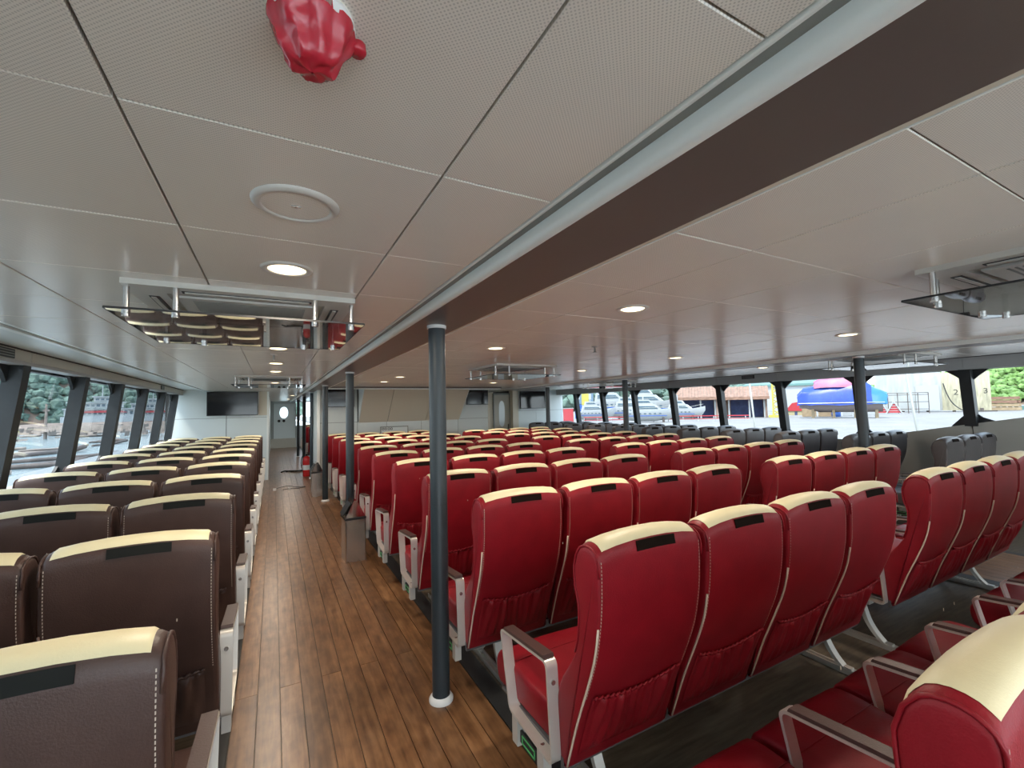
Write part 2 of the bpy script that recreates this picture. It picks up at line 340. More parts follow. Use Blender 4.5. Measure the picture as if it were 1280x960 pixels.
# ------------------------------------------------------------ side walls
def sill_z(y): return 0.95 if y > 3.85 else min(1.75, 0.95 + (3.85-y)*0.195)
def side(name, sgn, Xi, posts, n_tr, fmat, ZT):
    """sgn -1 left, +1 right; Xi inner post face; glass 0.19 outboard, wall flares a little outward below"""
    Xg = Xi + sgn*0.12
    def fl_(mb):
        mb.v = [(x+sgn*0.125*max(0.0, 2.0-z), y, z) for x, y, z in mb.v]; return mb
    w = MB(); ys = [YB, 1.0, 3.85, YF]
    for a, b in zip(ys, ys[1:]):
        za, zb = sill_z(a), sill_z(b)
        xa, xb = Xi+sgn*0.06, Xi+sgn*0.30
        vs = [(xa, a, -0.01), (xb, a, -0.01), (xb, a, za), (xa, a, za), (xa, b, -0.01), (xb, b, -0.01), (xb, b, zb), (xa, b, zb)]
        w.add(vs, [(0,1,2,3), (4,7,6,5), (0,3,7,4), (1,5,6,2), (3,2,6,7), (0,4,5,1)])
    wo_ = struct(name, fl_(w), 'sidewall')
    # panel joints on the wall below the windows
    for y in posts:
        fl_(MB().box(Xi+sgn*0.052, Xi+sgn*0.061, y-0.003, y+0.003, 0.0, sill_z(y)-0.005)).obj('panel_joint', 'gap', wo_)
    # header above the windows, inner fascia panels
    MB().box(min(Xg-0.02, Xg+0.14*sgn), max(Xg+0.02, Xg+0.14*sgn), YB, YF, ZT, 2.3).obj('header', 'window_post', wo_)
    ed = [YB] + [y+0.0 for y in sorted(posts)] + [YF]
    for a, b in zip(ed, ed[1:]):
        if b-a > 0.05:
            MB().box(min(Xi, Xi-sgn*0.02), max(Xi, Xi-sgn*0.02), a+0.004, b-0.004, ZT+0.028, 2.155).obj('fascia_panel', fmat, wo_)
    MB().box(min(Xi, Xi+sgn*0.2), max(Xi, Xi+sgn*0.2), YB, YF, ZT, ZT+0.014).obj('window_head_lining', 'fascia_r', wo_)
    MB().box(min(Xi, Xi-sgn*0.012), max(Xi, Xi-sgn*0.012), YB, YF, ZT, 2.15).obj('fascia_backing', 'fascia_r', wo_)
    # window posts with corner gussets
    for y in posts:
        zb = sill_z(y)-0.03
        xl, xh = sorted((Xi, Xi+sgn*0.115))
        fl_(MB().add([(xl,y-.06,zb),(xh,y-.06,zb),(xh,y+.06,zb),(xl,y+.06,zb),(xl,y-.06,ZT+.005),(xh,y-.06,ZT+.005),(xh,y+.06,ZT+.005),(xl,y+.06,ZT+.005)],
                 [(0,3,2,1),(4,5,6,7),(0,1,5,4),(1,2,6,5),(2,3,7,6),(3,0,4,7)])).obj('window_post', 'window_post', wo_)
        gx0, gx1 = sorted((Xg-sgn*0.03, Xg-sgn*0.004)); g_ = MB()
        for s_ in (-1, 1):
            ye = y+s_*0.055
            g_.prism([(ye, ZT+.005), (ye+s_*0.17, ZT+.005), (ye+s_*0.06, ZT-.085), (ye, ZT-.145)], gx0, gx1, 'x')
            g_.prism([(ye, zb), (ye+s_*0.17, sill_z(y+s_*0.2)), (ye+s_*0.05, zb+0.12), (ye, zb+0.17)], gx0, gx1, 'x')
        fl_(g_).obj('corner_gusset', 'window_post', wo_)
    # glass panes
    for i, (a, b) in enumerate(zip(ed, ed[1:])):
        if b-a < 0.2: continue
        za, zb = sill_z(a)-0.02, sill_z(b)-0.02; x0, x1 = sorted((Xg, Xg+sgn*0.008))
        if a < 3.85 < b: pts = [(a, za), (3.85, sill_z(3.85)-0.02), (b, zb), (b, ZT+.01), (a, ZT+.01)]
        else: pts = [(a, za), (b, zb), (b, ZT+.01), (a, ZT+.01)]
        wn = struct('window_%d' % (n_tr+i), fl_(MB().prism(pts, x0, x1, 'x')), 'glass')
    fl_(MB().box(*sorted((Xi+sgn*0.30, Xi+sgn*0.85)), 3.85, YF, 0.82, 0.90).box(*sorted((Xi+sgn*0.30, Xi+sgn*0.85)), YB, 3.85, 0.82, 0.90)).obj('added_bounce_ledge', 'ledge', wo_)  # added ledge outside the glass, meant to bounce daylight up to the ceiling
    # outer ceiling strip and trims
    k = Xi
    q = lambda a_, b_: sorted((k-sgn*a_, k-sgn*b_))
    tr = struct('trim_%d' % n_tr, MB().box(*q(0.0, 0.50), YB, YF, 2.155, 2.2), 'white')
    MB().box(*q(0.455, 0.49), YB, YF, 2.135, 2.16).obj('groove_lip', 'trim', tr)
    MB().box(*q(0.37, 0.41), YB, YF, 2.135, 2.16).obj('groove_lip', 'trim', tr)
    MB().box(*q(0.41, 0.455), YB, YF, 2.148, 2.16).obj('recess_strip', 'trim_dark', tr)
    MB().box(*q(0.0, 0.03), YB, YF, 2.145, 2.16).obj('shadow_gap', 'gap', tr)
    return wo_
postsL = [-2.8, -1.5, -0.2, 1.1, 2.48, 3.82, 5.13, 6.50, 7.82, 9.16, 10.52, 11.75]
postsR = [-2.75, -1.48, -0.2, 1.08, 2.35, 3.63, 4.88, 6.15, 7.42, 8.69, 9.96, 11.23]
wl = side('wall_left', -1, XL, postsL, 10, 'fascia', 2.035); wr = side('wall_right', 1, XR, postsR, 30, 'fascia_r', 1.985)
for i, (x, y) in enumerate(((-1.776, 10.06), (-1.776, 4.70), (8.245, 5.44), (8.245, 9.5))):
    where = ['left fascia near the far bulkhead', 'left fascia nearest the camera', 'right fascia above the fourth window', 'right fascia near the far corner'][i]
    t_ = thing('air_vent', 'small black vent plate on the ' + where, 'vent', (x, y, 2.09), 0, 'fascia vents')
    MB().box(-0.006, 0.006, -0.13, 0.13, -0.025, 0.045).obj('plate', 'black', t_)
    for z in (-0.010, 0.010, 0.030): MB().box(-0.011, 0.011, -0.11, 0.11, z-0.003, z+0.003).obj('slat', 'trim_dark', t_)

# added stern bulkhead behind the camera, glazed wide to let daylight in
sb = struct('wall_back', MB().box(-2.1, -1.9, YB-0.1, YB, 0, 2.3).box(1.5, 1.7, YB-0.1, YB, 0, 2.3).box(4.9, 5.1, YB-0.1, YB, 0, 2.3).box(8.4, 8.6, YB-0.1, YB, 0, 2.3)
            .box(-2.1, 8.6, YB-0.1, YB, 2.02, 2.3), 'wall')
struct('floor_added_bounce_deck', MB().box(-2.1, 8.6, YB-9, YB-0.1, -0.12, 0.0), mat('bounce_deck_paint', (0.80, 0.80, 0.78), 0.7))  # added deck out of view, throws sunlight up onto the cabin ceiling
for i, (a, b, z) in enumerate(((-1.9, 1.5, 0), (1.7, 4.9, 0), (5.1, 8.4, 0))):
    struct('window_%d' % (1+i), MB().box(a, b, YB-0.06, YB-0.05, z, 2.02), 'glass')

# ------------------------------------------------------------ forward bulkheads
wf = struct('wall_front', MB().box(-2.1, -0.13, YF, YF+0.1, 0, 2.2), 'gap')
for a, b in ((-2.0, -0.965), (-0.96, -0.135)):
    MB().box(a+0.003, b-0.003, YF-0.012, YF, 0, 1.50).obj('wall_panel', 'white', wf)
    MB().box(a+0.003, b-0.003, YF-0.012, YF, 1.506, 2.2).obj('wall_panel', 'white', wf)
MB().box(-0.31, -0.14, YF-0.02, YF-0.011, 1.55, 2.12).obj('beige_strip', 'beige', wf)
# corridor walls beyond
struct('wall_corridor_left', MB().box(-0.23, -0.13, YF+0.1, 23.0, 0, 2.2), 'wall')
MB().box(-0.14, -0.10, YF-0.02, YF+0.12, 0, 2.12).obj('door_frame', 'trim', bpy.data.objects['wall_corridor_left'])
MB().box(-0.14, -0.11, 14.2, 15.1, 0, 2.02).obj('door_leaf', 'fascia', bpy.data.objects['wall_corridor_left'])
# centre bulkhead: white wall, sloping beige casing
wc = struct('wall_centre', MB().box(0.87, 5.02, 10.66, 10.76, 0, 2.2), 'gap')
for a, b in ((0.87, 1.70), (1.70, 2.36), (2.36, 3.2), (3.2, 4.16), (4.16, 5.02)):
    MB().box(a+0.004, b-0.004, 10.648, 10.66, 0, 1.345).obj('wall_panel', 'wall', wc)
    if a in (0.87, 4.16): MB().box(a+0.004, b-0.004, 10.648, 10.66, 1.352, 2.2).obj('wall_panel', 'wall', wc)
MB().box(0.85, 0.87, 10.64, 12.2, 0, 2.2).obj('side_panel', 'white', wc)
MB().box(5.02, 5.04, 10.64, 12.2, 0, 2.2).obj('side_panel', 'beige', wc)
MB().box(0.845, 0.90, 10.60, 10.66, 0, 2.12).obj('corner_trim', 'trim', wc)
so = struct('wall_sloping_casing', MB().prism([(10.65, 1.35), (10.65, 2.19), (9.95, 2.19), (9.95, 2.09)], 1.74, 4.18, 'x'), 'gap')
for a, b in ((1.735, 2.372), (2.382, 3.3), (3.31, 4.185)):
    MB().prism([(10.65, 1.335), (10.645, 1.33), (9.94, 2.075), (9.94, 2.118), (9.96, 2.118), (10.66, 1.36)], a, b, 'x').obj('casing_panel', 'beige', so)
for x in (1.72, 4.185): MB().prism([(10.65, 1.33), (10.65, 2.118), (9.935, 2.118), (9.935, 2.07)], x, x+0.014, 'x').obj('side_panel', 'white', so)
# right bulkhead with door and screen
wrb = struct('wall_front_right', MB().box(5.04, 8.5, YF, YF+0.1, 0, 2.2), 'gap')
for a, b, m_ in ((6.62, 7.45, 'white'), (7.45, 8.5, 'white')):
    MB().box(a+0.003, b-0.003, YF-0.012, YF, 0, 1.50).obj('wall_panel', m_, wrb)
    MB().box(a+0.003, b-0.003, YF-0.012, YF, 1.506, 2.2).obj('wall_panel', m_, wrb)
MB().box(6.48, 6.80, YF-0.02, YF-0.0, 0.0, 2.19).obj('beige_strip', 'beige', wrb)
MB().box(5.04, 5.92, YF-0.02, YF-0.0, 0.0, 2.19).obj('wall_panel', 'beige', wrb)
MB().box(6.48, 6.62, YF-0.24, YF-0.02, 0.0, 2.12).obj('column_casing', 'beige', wrb)
d = struct('door_1', MB().box(5.92, 6.47, YF-0.05, YF-0.01, 0.02, 2.0), 'fascia')
MB().prism([(6.10+0.10*math.cos(a_)+0.09, 1.42+0.40*math.copysign(abs(math.sin(a_))**0.5, math.sin(a_))) for a_ in [2*PI*i/24 for i in range(24)]], YF-0.056, YF-0.050, 'y').obj('door_window', mat('door_pane', (0.75, 0.82, 0.85), 0.1), d)
MB().box(5.90, 5.935, YF-0.07, YF, 0, 2.03).box(6.455, 6.49, YF-0.07, YF, 0, 2.03).box(5.90, 6.49, YF-0.07, YF, 2.0, 2.05).obj('door_frame', 'trim_dark', d)
MB().box(6.38, 6.42, YF-0.09, YF-0.05, 0.95, 1.1).obj('door_handle', 'chrome', d)
# bow wall with door and windows
bw = struct('wall_bow', MB().box(-0.23, 8.5, 23.0, 23.1, 0, 0.98).box(-0.23, 0.9, 23.0, 23.1, 0.98, 2.2).box(0.9, 8.5, 23.0, 23.1, 2.08, 2.2)
            .box(1.25, 1.36, 23.0, 23.1, 0.9, 2.1).box(1.72, 1.82, 23.0, 23.1, 0.9, 2.1).box(2.6, 2.7, 23.0, 23.1, 0.9, 2.1).box(3.6, 8.5, 23.0, 23.1, 0.9, 2.1), 'wall')
struct('window_60', MB().box(0.9, 3.6, 23.04, 23.05, 0.98, 2.08), 'glass')
d = struct('door_2', MB().box(0.0, 0.90, 22.95, 23.0, 0.42, 2.0), 'white')
MB().prism([(0.42+0.17*math.cos(a_), 1.60+0.26*math.sin(a_)) for a_ in [2*PI*i/20 for i in range(20)]], 22.94, 22.95, 'y').obj('door_window', mat('glowing_door_pane', (0.55, 0.85, 0.92), 0.2, emit=(0.7, 0.9, 1.0), es=0.5), d)  # pane glows by itself, standing in for daylight behind the door
MB().box(-0.02, 0.0, 22.93, 23.0, 0.4, 2.03).box(0.90, 0.92, 22.93, 23.0, 0.4, 2.03).obj('door_frame', 'trim_dark', d)
for x in (0.22, 0.42): MB().cyl((x, 22.93, 1.22), 0.06, 0.02, 16, axis='y').obj('notice_disc', 'black', d)
MB().box(-0.13, 0.92, 22.8, 23.0, 0, 0.42).obj('door_step', 'fascia', d)

# ------------------------------------------------------------ seats
HW = 0.249
rear = [(0.205, 0.300), (0.196, 0.322), (0.132, 0.498), (0.073, 0.637), (0.024, 0.764), (0.001, 0.868), (-0.009, 0.947), (-0.013, 1.04), (-0.012, 1.085)]
top = [(-0.004, 1.112), (0.018, 1.128), (0.050, 1.133), (0.083, 1.122), (0.106, 1.092)]
front = [(0.120, 1.044), (0.117, 0.972), (0.100, 0.915), (0.104, 0.831), (0.128, 0.742), (0.190, 0.650), (0.232, 0.585), (0.262, 0.47), (0.270, 0.330)]
prof = catmull(rear, 2) + catmull(top, 2) + catmull(front, 2)
def normals2(P):
    out = []
    for i in range(len(P)):
        a, b = P[i-1], P[(i+1) % len(P)]
        dx, dy = b[0]-a[0], b[1]-a[1]; l = math.hypot(dx, dy) or 1
        out.append((-dy/l, dx/l))
    return out
NP = normals2(prof)
if (NP[4][0]) > 0: NP = [(-a, -b) for a, b in NP]
def crown(x, z, hw=HW):
    k = max(0.0, min(1.0, (z-0.98)/0.13)); k = k*k*(3-2*k)
    q = abs(x)/hw
    return k*(0.024*(1-q**2.4) - 0.012*max(0, (q-0.86)/0.14)**2)
def back_pt(i, x, off=0.0, shrink=0.0):
    y, z = prof[i]; n = NP[i]
    k = off-shrink
    bulge = 0.010*(1-(x/HW)**2) * (1 if i > len(prof)*0.6 else 0.0)
    return (x, y+n[0]*k + bulge, z+n[1]*k + crown(x, z))
def make_backrest():
    xs = [(-HW, 0.013), (-HW+0.002, 0.005), (-HW+0.007, 0.001), (-HW+0.02, 0), (-0.17, 0), (-0.085, 0), (0, 0), (0.085, 0), (0.17, 0), (HW-0.02, 0), (HW-0.007, 0.001), (HW-0.002, 0.005), (HW, 0.013)]
    mb = MB(); n = len(prof); vs = []
    for x, s_ in xs: vs += [back_pt(i, x, 0, s_) for i in range(n)]
    fs = [(a*n+i, a*n+(i+1) % n, (a+1)*n+(i+1) % n, (a+1)*n+i) for a in range(len(xs)-1) for i in range(n)]
    fs += [tuple(range(n))[::-1], tuple(range((len(xs)-1)*n, len(xs)*n))]
    return mb.add(vs, fs)
nr = len(catmull(rear, 2)); nt_ = len(catmull(top, 2))
def make_cover():
    i0, i1 = nr, nr+nt_+3
    xs = [-HW+0.026, -HW+0.034, -0.16, -0.08, 0, 0.08, 0.16, HW-0.034, HW-0.026]; vs = []
    n = i1-i0+1
    for k, x in enumerate(xs):
        e_ = 0.0045 if 0 < k < len(xs)-1 else 0.0003
        for i in range(i0, i1+1): vs.append(back_pt(i, x, e_ if i0 < i < i1 else 0.0003))
    return MB().add(vs, [(a*n+i, a*n+i+1, (a+1)*n+i+1, (a+1)*n+i) for a in range(len(xs)-1) for i in range(n-1)])
def make_patch():
    vs = []; fs = []; xs = [-0.075, -0.03, 0.02, 0.065, 0.11]
    zz = [(-0.0145, 1.078), (-0.0085, 1.108)]
    for off in (0.0, 0.003):
        for x in xs:
            for y, z in zz: vs.append((x, y-off+0.001, z+crown(x, z)))
    n = len(xs)
    for a in range(n-1):
        fs += [(a*2, a*2+1, a*2+3, a*2+2), (2*n+a*2, 2*n+a*2+2, 2*n+a*2+3, 2*n+a*2+1), (a*2, a*2+2, 2*n+a*2+2, 2*n+a*2), (a*2+1, 2*n+a*2+1, 2*n+a*2+3, a*2+3)]
    fs += [(0, 2*n, 2*n+1, 1), (2*n-2, 2*n-1, 4*n-1, 4*n-2)]
    return MB().add(vs, fs)
def rear_y(z):
    P = catmull(rear, 4)
    for a, b in zip(P, P[1:]):
        if a[1] <= z <= b[1]: return a[0]+(b[0]-a[0])*(z-a[1])/(b[1]-a[1])
    return P[0][0]
def make_pocket():
    nx, nz = 56, 9; vs = []; fs = []
    for j in range(nz+1):
        v = j/nz
        for i in range(nx+1):
            uu = i/nx; x = -0.205 + 0.41*uu
            ztop = 0.592 - 0.030*math.sin(PI*uu) + 0.003*math.sin(uu*95)
            z = 0.345 + (ztop-0.345)*v
            edge = min(1.0, 10*min(uu, 1-uu))
            amp = 0.0105*(0.35+0.65*v)*edge
            w_ = math.sin(uu*62+1.5*math.sin(v*3+uu*9))*0.6 + math.sin(uu*37+2*v)*0.6 + 0.5*math.sin(uu*11-v*2.3)
            d_ = 0.003 + 0.013*edge*math.sin(PI*min(1, v*0.85+0.08)) + amp*w_*(1 if v < 0.93 else 0.35)
            if v in (0.0,): d_ = 0.001
            vs.append((x, rear_y(z)-d_*0.95, z-d_*0.3))
    n = nx+1
    for j in range(nz):
        for i in range(nx): fs.append((j*n+i, j*n+i+1, (j+1)*n+i+1, (j+1)*n+i))
    # return lip at the top and closed sides
    k = len(vs)
    for i in range(nx+1): x, y, z = vs[nz*n+i]; vs.append((x, rear_y(z)+0.004, z+0.001))
    fs += [(nz*n+i, nz*n+i+1, k+i+1, k+i) for i in range(nx)]
    return MB().add(vs, fs)
def make_pocket_band():
    pts = []
    for i in range(61):
        uu = i/60; x = -0.205 + 0.41*uu; z = 0.596 - 0.030*math.sin(PI*uu) + 0.0050*math.sin(uu*95)
        pts.append((x, rear_y(z)-0.010-0.003*math.sin(uu*95+1.2), z))
    return MB().tube(pts, 0.0055, 6)
def make_piping(sx):
    pts = [(sx*(HW-0.004), rear_y(z)-0.002, z) for z in [0.31+0.04*i for i in range(15)]]
    return MB().tube(pts, 0.0042, 5)
def make_welt(sx):
    pts = []
    for i in range(nr-3, nr+nt_+9):
        x, y, z = back_pt(i, sx*(HW-0.004), 0.0015); pts.append((x, y, z))
    return MB().tube(pts, 0.0042, 6)
def make_stitch(sx):
    mb = MB()
    z = 0.60
    while z < 1.10:
        y = rear_y(z); mb.add([(sx*(HW-0.015)-0.0012, y-0.0016, z), (sx*(HW-0.015)+0.0012, y-0.0016, z), (sx*(HW-0.015)+0.0012, y-0.0014, z+0.007), (sx*(HW-0.015)-0.0012, y-0.0014, z+0.007)], [(0, 1, 2, 3)]); z += 0.012
    return mb
cush = catmull([(0.215, 0.335), (0.215, 0.455), (0.26, 0.478), (0.45, 0.468), (0.62, 0.482), (0.71, 0.480), (0.755, 0.452), (0.768, 0.405), (0.755, 0.350), (0.725, 0.330)], 2)
NC = normals2(cush)
if NC[2][0] > 0: NC = [(-a, -b) for a, b in NC]
def make_cushion():
    xs = [(-HW, 0.020), (-HW+0.004, 0.009), (-HW+0.014, 0.001), (-0.18, 0), (-0.10, -0.003), (0, -0.004), (0.10, -0.003), (0.18, 0), (HW-0.014, 0.001), (HW-0.004, 0.009), (HW, 0.020)]
    n = len(cush); vs = []
    for x, s_ in xs: vs += [(x, cush[i][0]-NC[i][0]*s_, cush[i][1]-NC[i][1]*s_) for i in range(n)]
    fs = [(a*n+i, a*n+(i+1) % n, (a+1)*n+(i+1) % n, (a+1)*n+i) for a in range(len(xs)-1) for i in range(n)]
    return MB().add(vs, fs + [tuple(range(n))[::-1], tuple(range((len(xs)-1)*n, len(xs)*n))])
def make_cushion_seam():
    mb = MB()
    for sx_ in (-1, 1):
        mb.tube([(sx_*(HW-0.003), y, z) for y, z in ((0.22, 0.425), (0.40, 0.425), (0.60, 0.440), (0.70, 0.437), (0.745, 0.42))], 0.0035, 5)
    mb.tube([(x, 0.60, 0.4845) for x in (-0.235, -0.1, 0, 0.1, 0.235)], 0.0022, 4)
    return mb
def rrect(P, r0, n=5):
    """rounded closed polygon"""
    out = []
    for i in range(len(P)):
        a, b, c = Vector(P[i-1]), Vector(P[i]), Vector(P[(i+1) % len(P)])
        d1, d2 = (a-b).normalized(), (c-b).normalized()
        p1, p2 = b+d1*r0, b+d2*r0
        for k in range(n+1):
            t_ = k/n; out.append(tuple((1-t_)**2*p1 + 2*t_*(1-t_)*b + t_**2*p2))
    return out
AW = 0.024
def make_arm():
    O = rrect([(0.228, 0.300), (0.250, 0.662), (0.632, 0.628), (0.560, 0.318)], 0.032)
    cx = sum(p_[0] for p_ in O)/len(O); cz = sum(p_[1] for p_ in O)/len(O)
    I = rrect([(0.2375, 0.309), (0.2585, 0.652), (0.6205, 0.6195), (0.5525, 0.327)], 0.026)
    n = len(O); vs = [(-AW, *p_) for p_ in O] + [(-AW, *p_) for p_ in I] + [(AW, *p_) for p_ in O] + [(AW, *p_) for p_ in I]
    fs = []
    for i in range(n):
        j = (i+1) % n
        fs += [(i, j, n+j, n+i), (2*n+i, 3*n+i, 3*n+j, 2*n+j), (i, 2*n+i, 2*n+j, j), (n+i, n+j, 3*n+j, 3*n+i)]
    return MB().add(vs, fs)
def make_armpad():
    a, b = (0.268, 0.6615), (0.600, 0.632)
    P = [a, b, (b[0]-0.006, b[1]+0.012), (a[0]+0.006, a[1]+0.012)]
    return MB().prism([(p_[0], p_[1]) for p_ in P], -AW+0.001, AW-0.001, 'x')
def make_bolt(y, z):
    mb = MB(); mb.cyl((-AW-0.001, y, z), 0.009, 2*AW+0.002, 10, axis='x'); return mb
def make_bolt_rear(): return MB().cyl((0, 0.236, 0.60), 0.008, 0.004, 10, axis='y')
SM = {'seatcolors': {}}
arm_me, pad_me = make_arm().mesh('armrest', 'alu_arm', angle=40), make_armpad().mesh('arm_pad', 'armpad')
bolt_me = MB().cyl((0, 0.240, 0.585), 0.009, 0.010, 10, axis='y').mesh('bolt', 'steel')
bolt2_me = MB().cyl((0, 0.33, 0.3085), 0.009, 0.006, 10).mesh('bolt', 'steel'); bolt3_me = MB().cyl((0, 0.47, 0.3155), 0.009, 0.006, 10).mesh('bolt', 'steel')
pocket_mb, band_mb = make_pocket(), make_pocket_band()
MB.copy = lambda s: (lambda n_: (setattr(n_, 'v', list(s.v)), setattr(n_, 'f', list(s.f)), n_)[2])(MB())
KIT = {}
for kind, m_, cov, pip, vel in (('red', 'red', 'cream', 'piping', 'velcro'), ('brown', 'brown', 'cream', 'brownpipe', 'velcro_grey'), ('charcoal', 'charcoal', 'charcoal', 'brownpipe', 'velcro')):
    KIT[kind] = dict(back=make_backrest().mesh('backrest', m_, angle=60), cover=make_cover().mesh('headrest_cover', cov, smooth=True),
        patch=make_patch().mesh('velcro_patch', vel), pocket=pocket_mb.mesh('seat_pocket', m_, smooth=True), band=band_mb.mesh('elastic_band', m_, smooth=True),
        pipL=make_piping(-1).mesh('piping', pip, smooth=True), pipR=make_piping(1).mesh('piping', pip, smooth=True),
        cush=make_cushion().mesh('seat_cushion', m_, angle=60), seam=make_cushion_seam().mesh('seam', m_, smooth=True),
        wL=make_welt(-1).mesh('side_welt', m_, smooth=True), wR=make_welt(1).mesh('side_welt', m_, smooth=True),
        stL=make_stitch(-1).mesh('stitching', 'stitch'), stR=make_stitch(1).mesh('stitching', 'stitch'))
AX = 0.2665
PROTO = {}
def make_seat(kind, detail, arms):
    """arms: tuple of -1 / +1 sides"""
    key = (kind, detail, arms)
    if key in PROTO: return copy_tree(PROTO[key])
    K = KIT[kind]
    t_ = thing('passenger_seat', 'seat', 'seat')
    b = link('backrest', K['back'], t_)
    if kind != 'charcoal':
        link('headrest_cover', K['cover'], t_)
    link('velcro_patch', K['patch'], t_)
    if detail >= 1:
        pk = link('seat_pocket', K['pocket'], t_); link('elastic_band', K['band'], pk)
        link('piping', K['pipL'], b)
    if detail >= 1:
        link('side_welt', K['wL'], b); link('side_welt', K['wR'], b)
    if detail >= 2:
        link('stitching', K['stL'], b)['kind'] = 'stuff'; link('stitching', K['stR'], b)['kind'] = 'stuff'
    c = link('seat_cushion', K['cush'], t_)
    if detail >= 1: link('seam', K['seam'], c)
    for s_ in arms:
        a = link('armrest', arm_me, t_, (s_*AX, 0, 0)); link('arm_pad', pad_me, a)
        if detail >= 1: link('bolt', bolt_me, a); link('bolt', bolt2_me, a); link('bolt', bolt3_me, a)
    PROTO[key] = t_
    return t_
Y0, DY, PX = 0.265, 0.912, 0.5305
LEG = MB()
def leg_mesh():
    mb = MB()
    outer = catmull([(0.262, 0.028), (0.31, 0.075), (0.355, 0.15), (0.385, 0.262)], 4); 
    for P in (outer, [(0.93-y, z) for y, z in outer]):
        Q = P + [(y+(0.028 if P is outer else -0.028), z) for y, z in P[::-1]]
        mb.prism(Q, -0.022, 0.022, 'x')
    mb.prism([(0.345, 0.262), (0.585, 0.262), (0.50, 0.17), (0.43, 0.17)], -0.006, 0.006, 'x')
    mb.box(-0.03, 0.03, 0.34, 0.59, 0.255, 0.275)
    return mb
leg_me = leg_mesh().mesh('leg', 'alu_paint')
rail_me = MB().box(-0.022, -0.014, 0.20, 0.76, 0.0, 0.032).box(0.014, 0.022, 0.20, 0.76, 0.0, 0.032).box(-0.022, 0.022, 0.20, 0.76, 0.0, 0.012).box(-0.018, 0.018, 0.235, 0.30, 0.01, 0.04).box(-0.018, 0.018, 0.62, 0.68, 0.01, 0.04).mesh('floor_rail', 'alu')
tagm = MB().box(-0.002, 0.002, 0.38, 0.48, 0.222, 0.226).box(-0.002, 0.002, 0.38, 0.48, 0.250, 0.254).box(-0.002, 0.002, 0.38, 0.384, 0.222, 0.254).box(-0.002, 0.002, 0.476, 0.48, 0.222, 0.254).mesh('exit_marker', 'green_tag')
brk = MB().box(-0.018, 0.018, 0.30, 0.345, 0.20, 0.302).mesh('end_bracket', 'alu_paint'); brk2 = MB().box(-0.018, 0.018, 0.50, 0.545, 0.20, 0.312).mesh('end_bracket', 'alu_paint')
plate_me = MB().box(-0.005, 0.005, 0.345, 0.50, 0.215, 0.262).mesh('marker_plate', 'blackstrip')
FR = {}
def make_frame(n, aisle, legs):
    key = (n, aisle)
    if key in FR: return copy_tree(FR[key])
    t_ = thing('seat_frame', 'frame', 'seat frame')
    w_ = n*PX
    MB().box(0.02, w_-0.02, 0.335, 0.405, 0.275, 0.325).box(0.02, w_-0.02, 0.53, 0.60, 0.275, 0.325).obj('beam', 'alu_paint', t_)
    MB().box(0.015, w_-0.015, 0.222, 0.70, 0.318, 0.330).box(0.015, w_-0.015, 0.214, 0.232, 0.285, 0.330).obj('seat_pan', 'pan', t_)
    for x in legs:
        link('leg', leg_me, t_, (x, 0, 0)); link('floor_rail', rail_me, t_, (x, 0, 0))
    if aisle is not None:
        x = 0.0 if aisle < 0 else w_
        b = link('end_bracket', brk, t_, (x, 0, 0)); link('end_bracket', brk2, t_, (x, 0, 0)); link('exit_marker', tagm, b, (aisle*0.008, 0, 0)); link('marker_plate', plate_me, b)
    FR[key] = t_
    return t_
def place_block(kind, x0, n, ks, aisle, arm_side, where, words, group, fword):
    for k in ks:
        y = Y0 + k*DY
        det = 2 if k <= 3 else 1 if k <= 6 else 0
        for i in range(n):
            arms = (arm_side,)
            if (arm_side < 0 and i == n-1): arms = (-1, 1)
            if (arm_side > 0 and i == 0): arms = (-1, 1)
            s_ = make_seat(kind, det, arms); s_.location = (x0+(i+0.5)*PX, y, 0)
            s_['label'] = '%s, %s, %s' % (words, where[i], row_words(kind, k)); s_['category'] = 'seat'; s_['group'] = group
        fr = make_frame(n, aisle, (0.28, n*PX-0.06) if n == 4 and aisle == -1 else (0.06, n*PX-0.28) if n == 4 else (0.28, n*PX-0.28))
        fr.location = (x0, y, 0)
        fr['label'] = 'metal frame under the %s, %s' % (fword, row_words(kind, k)); fr['category'] = 'seat frame'; fr['group'] = 'seat frames'
def row_words(kind, k):
    base = {'red': 0, 'brown': 1, 'charcoal': 2}[kind]
    return '%s row from the camera' % ORD[k-base+1]
# main red block, second red block, brown block on the left, charcoal block by the right windows
place_block('red', 0.915, 4, range(0, 11), -1, -1, ['nearest the wooden aisle', 'second from the wooden aisle', 'third from the wooden aisle', 'fourth from the wooden aisle'], 'red seat', 'red seats of the centre left block', 'left red seats')
place_block('red', 3.425, 4, range(0, 10), 1, -1, ['first right of the middle gap', 'second right of the middle gap', 'third right of the middle gap', 'fourth right of the middle gap'], 'red seat', 'red seats of the centre right block', 'right red seats')
place_block('brown', -0.175-3*PX, 3, range(1, 12), 1, 1, ['at the left windows', 'middle of its three', 'beside the wooden aisle'], 'brown seat', 'brown seats by the left windows', 'brown seats')
place_block('charcoal', 6.635, 3, range(2, 13), -1, -1, ['leftmost of its three', 'middle of its three', 'at the right windows'], 'charcoal seat', 'charcoal seats by the right windows', 'charcoal seats')
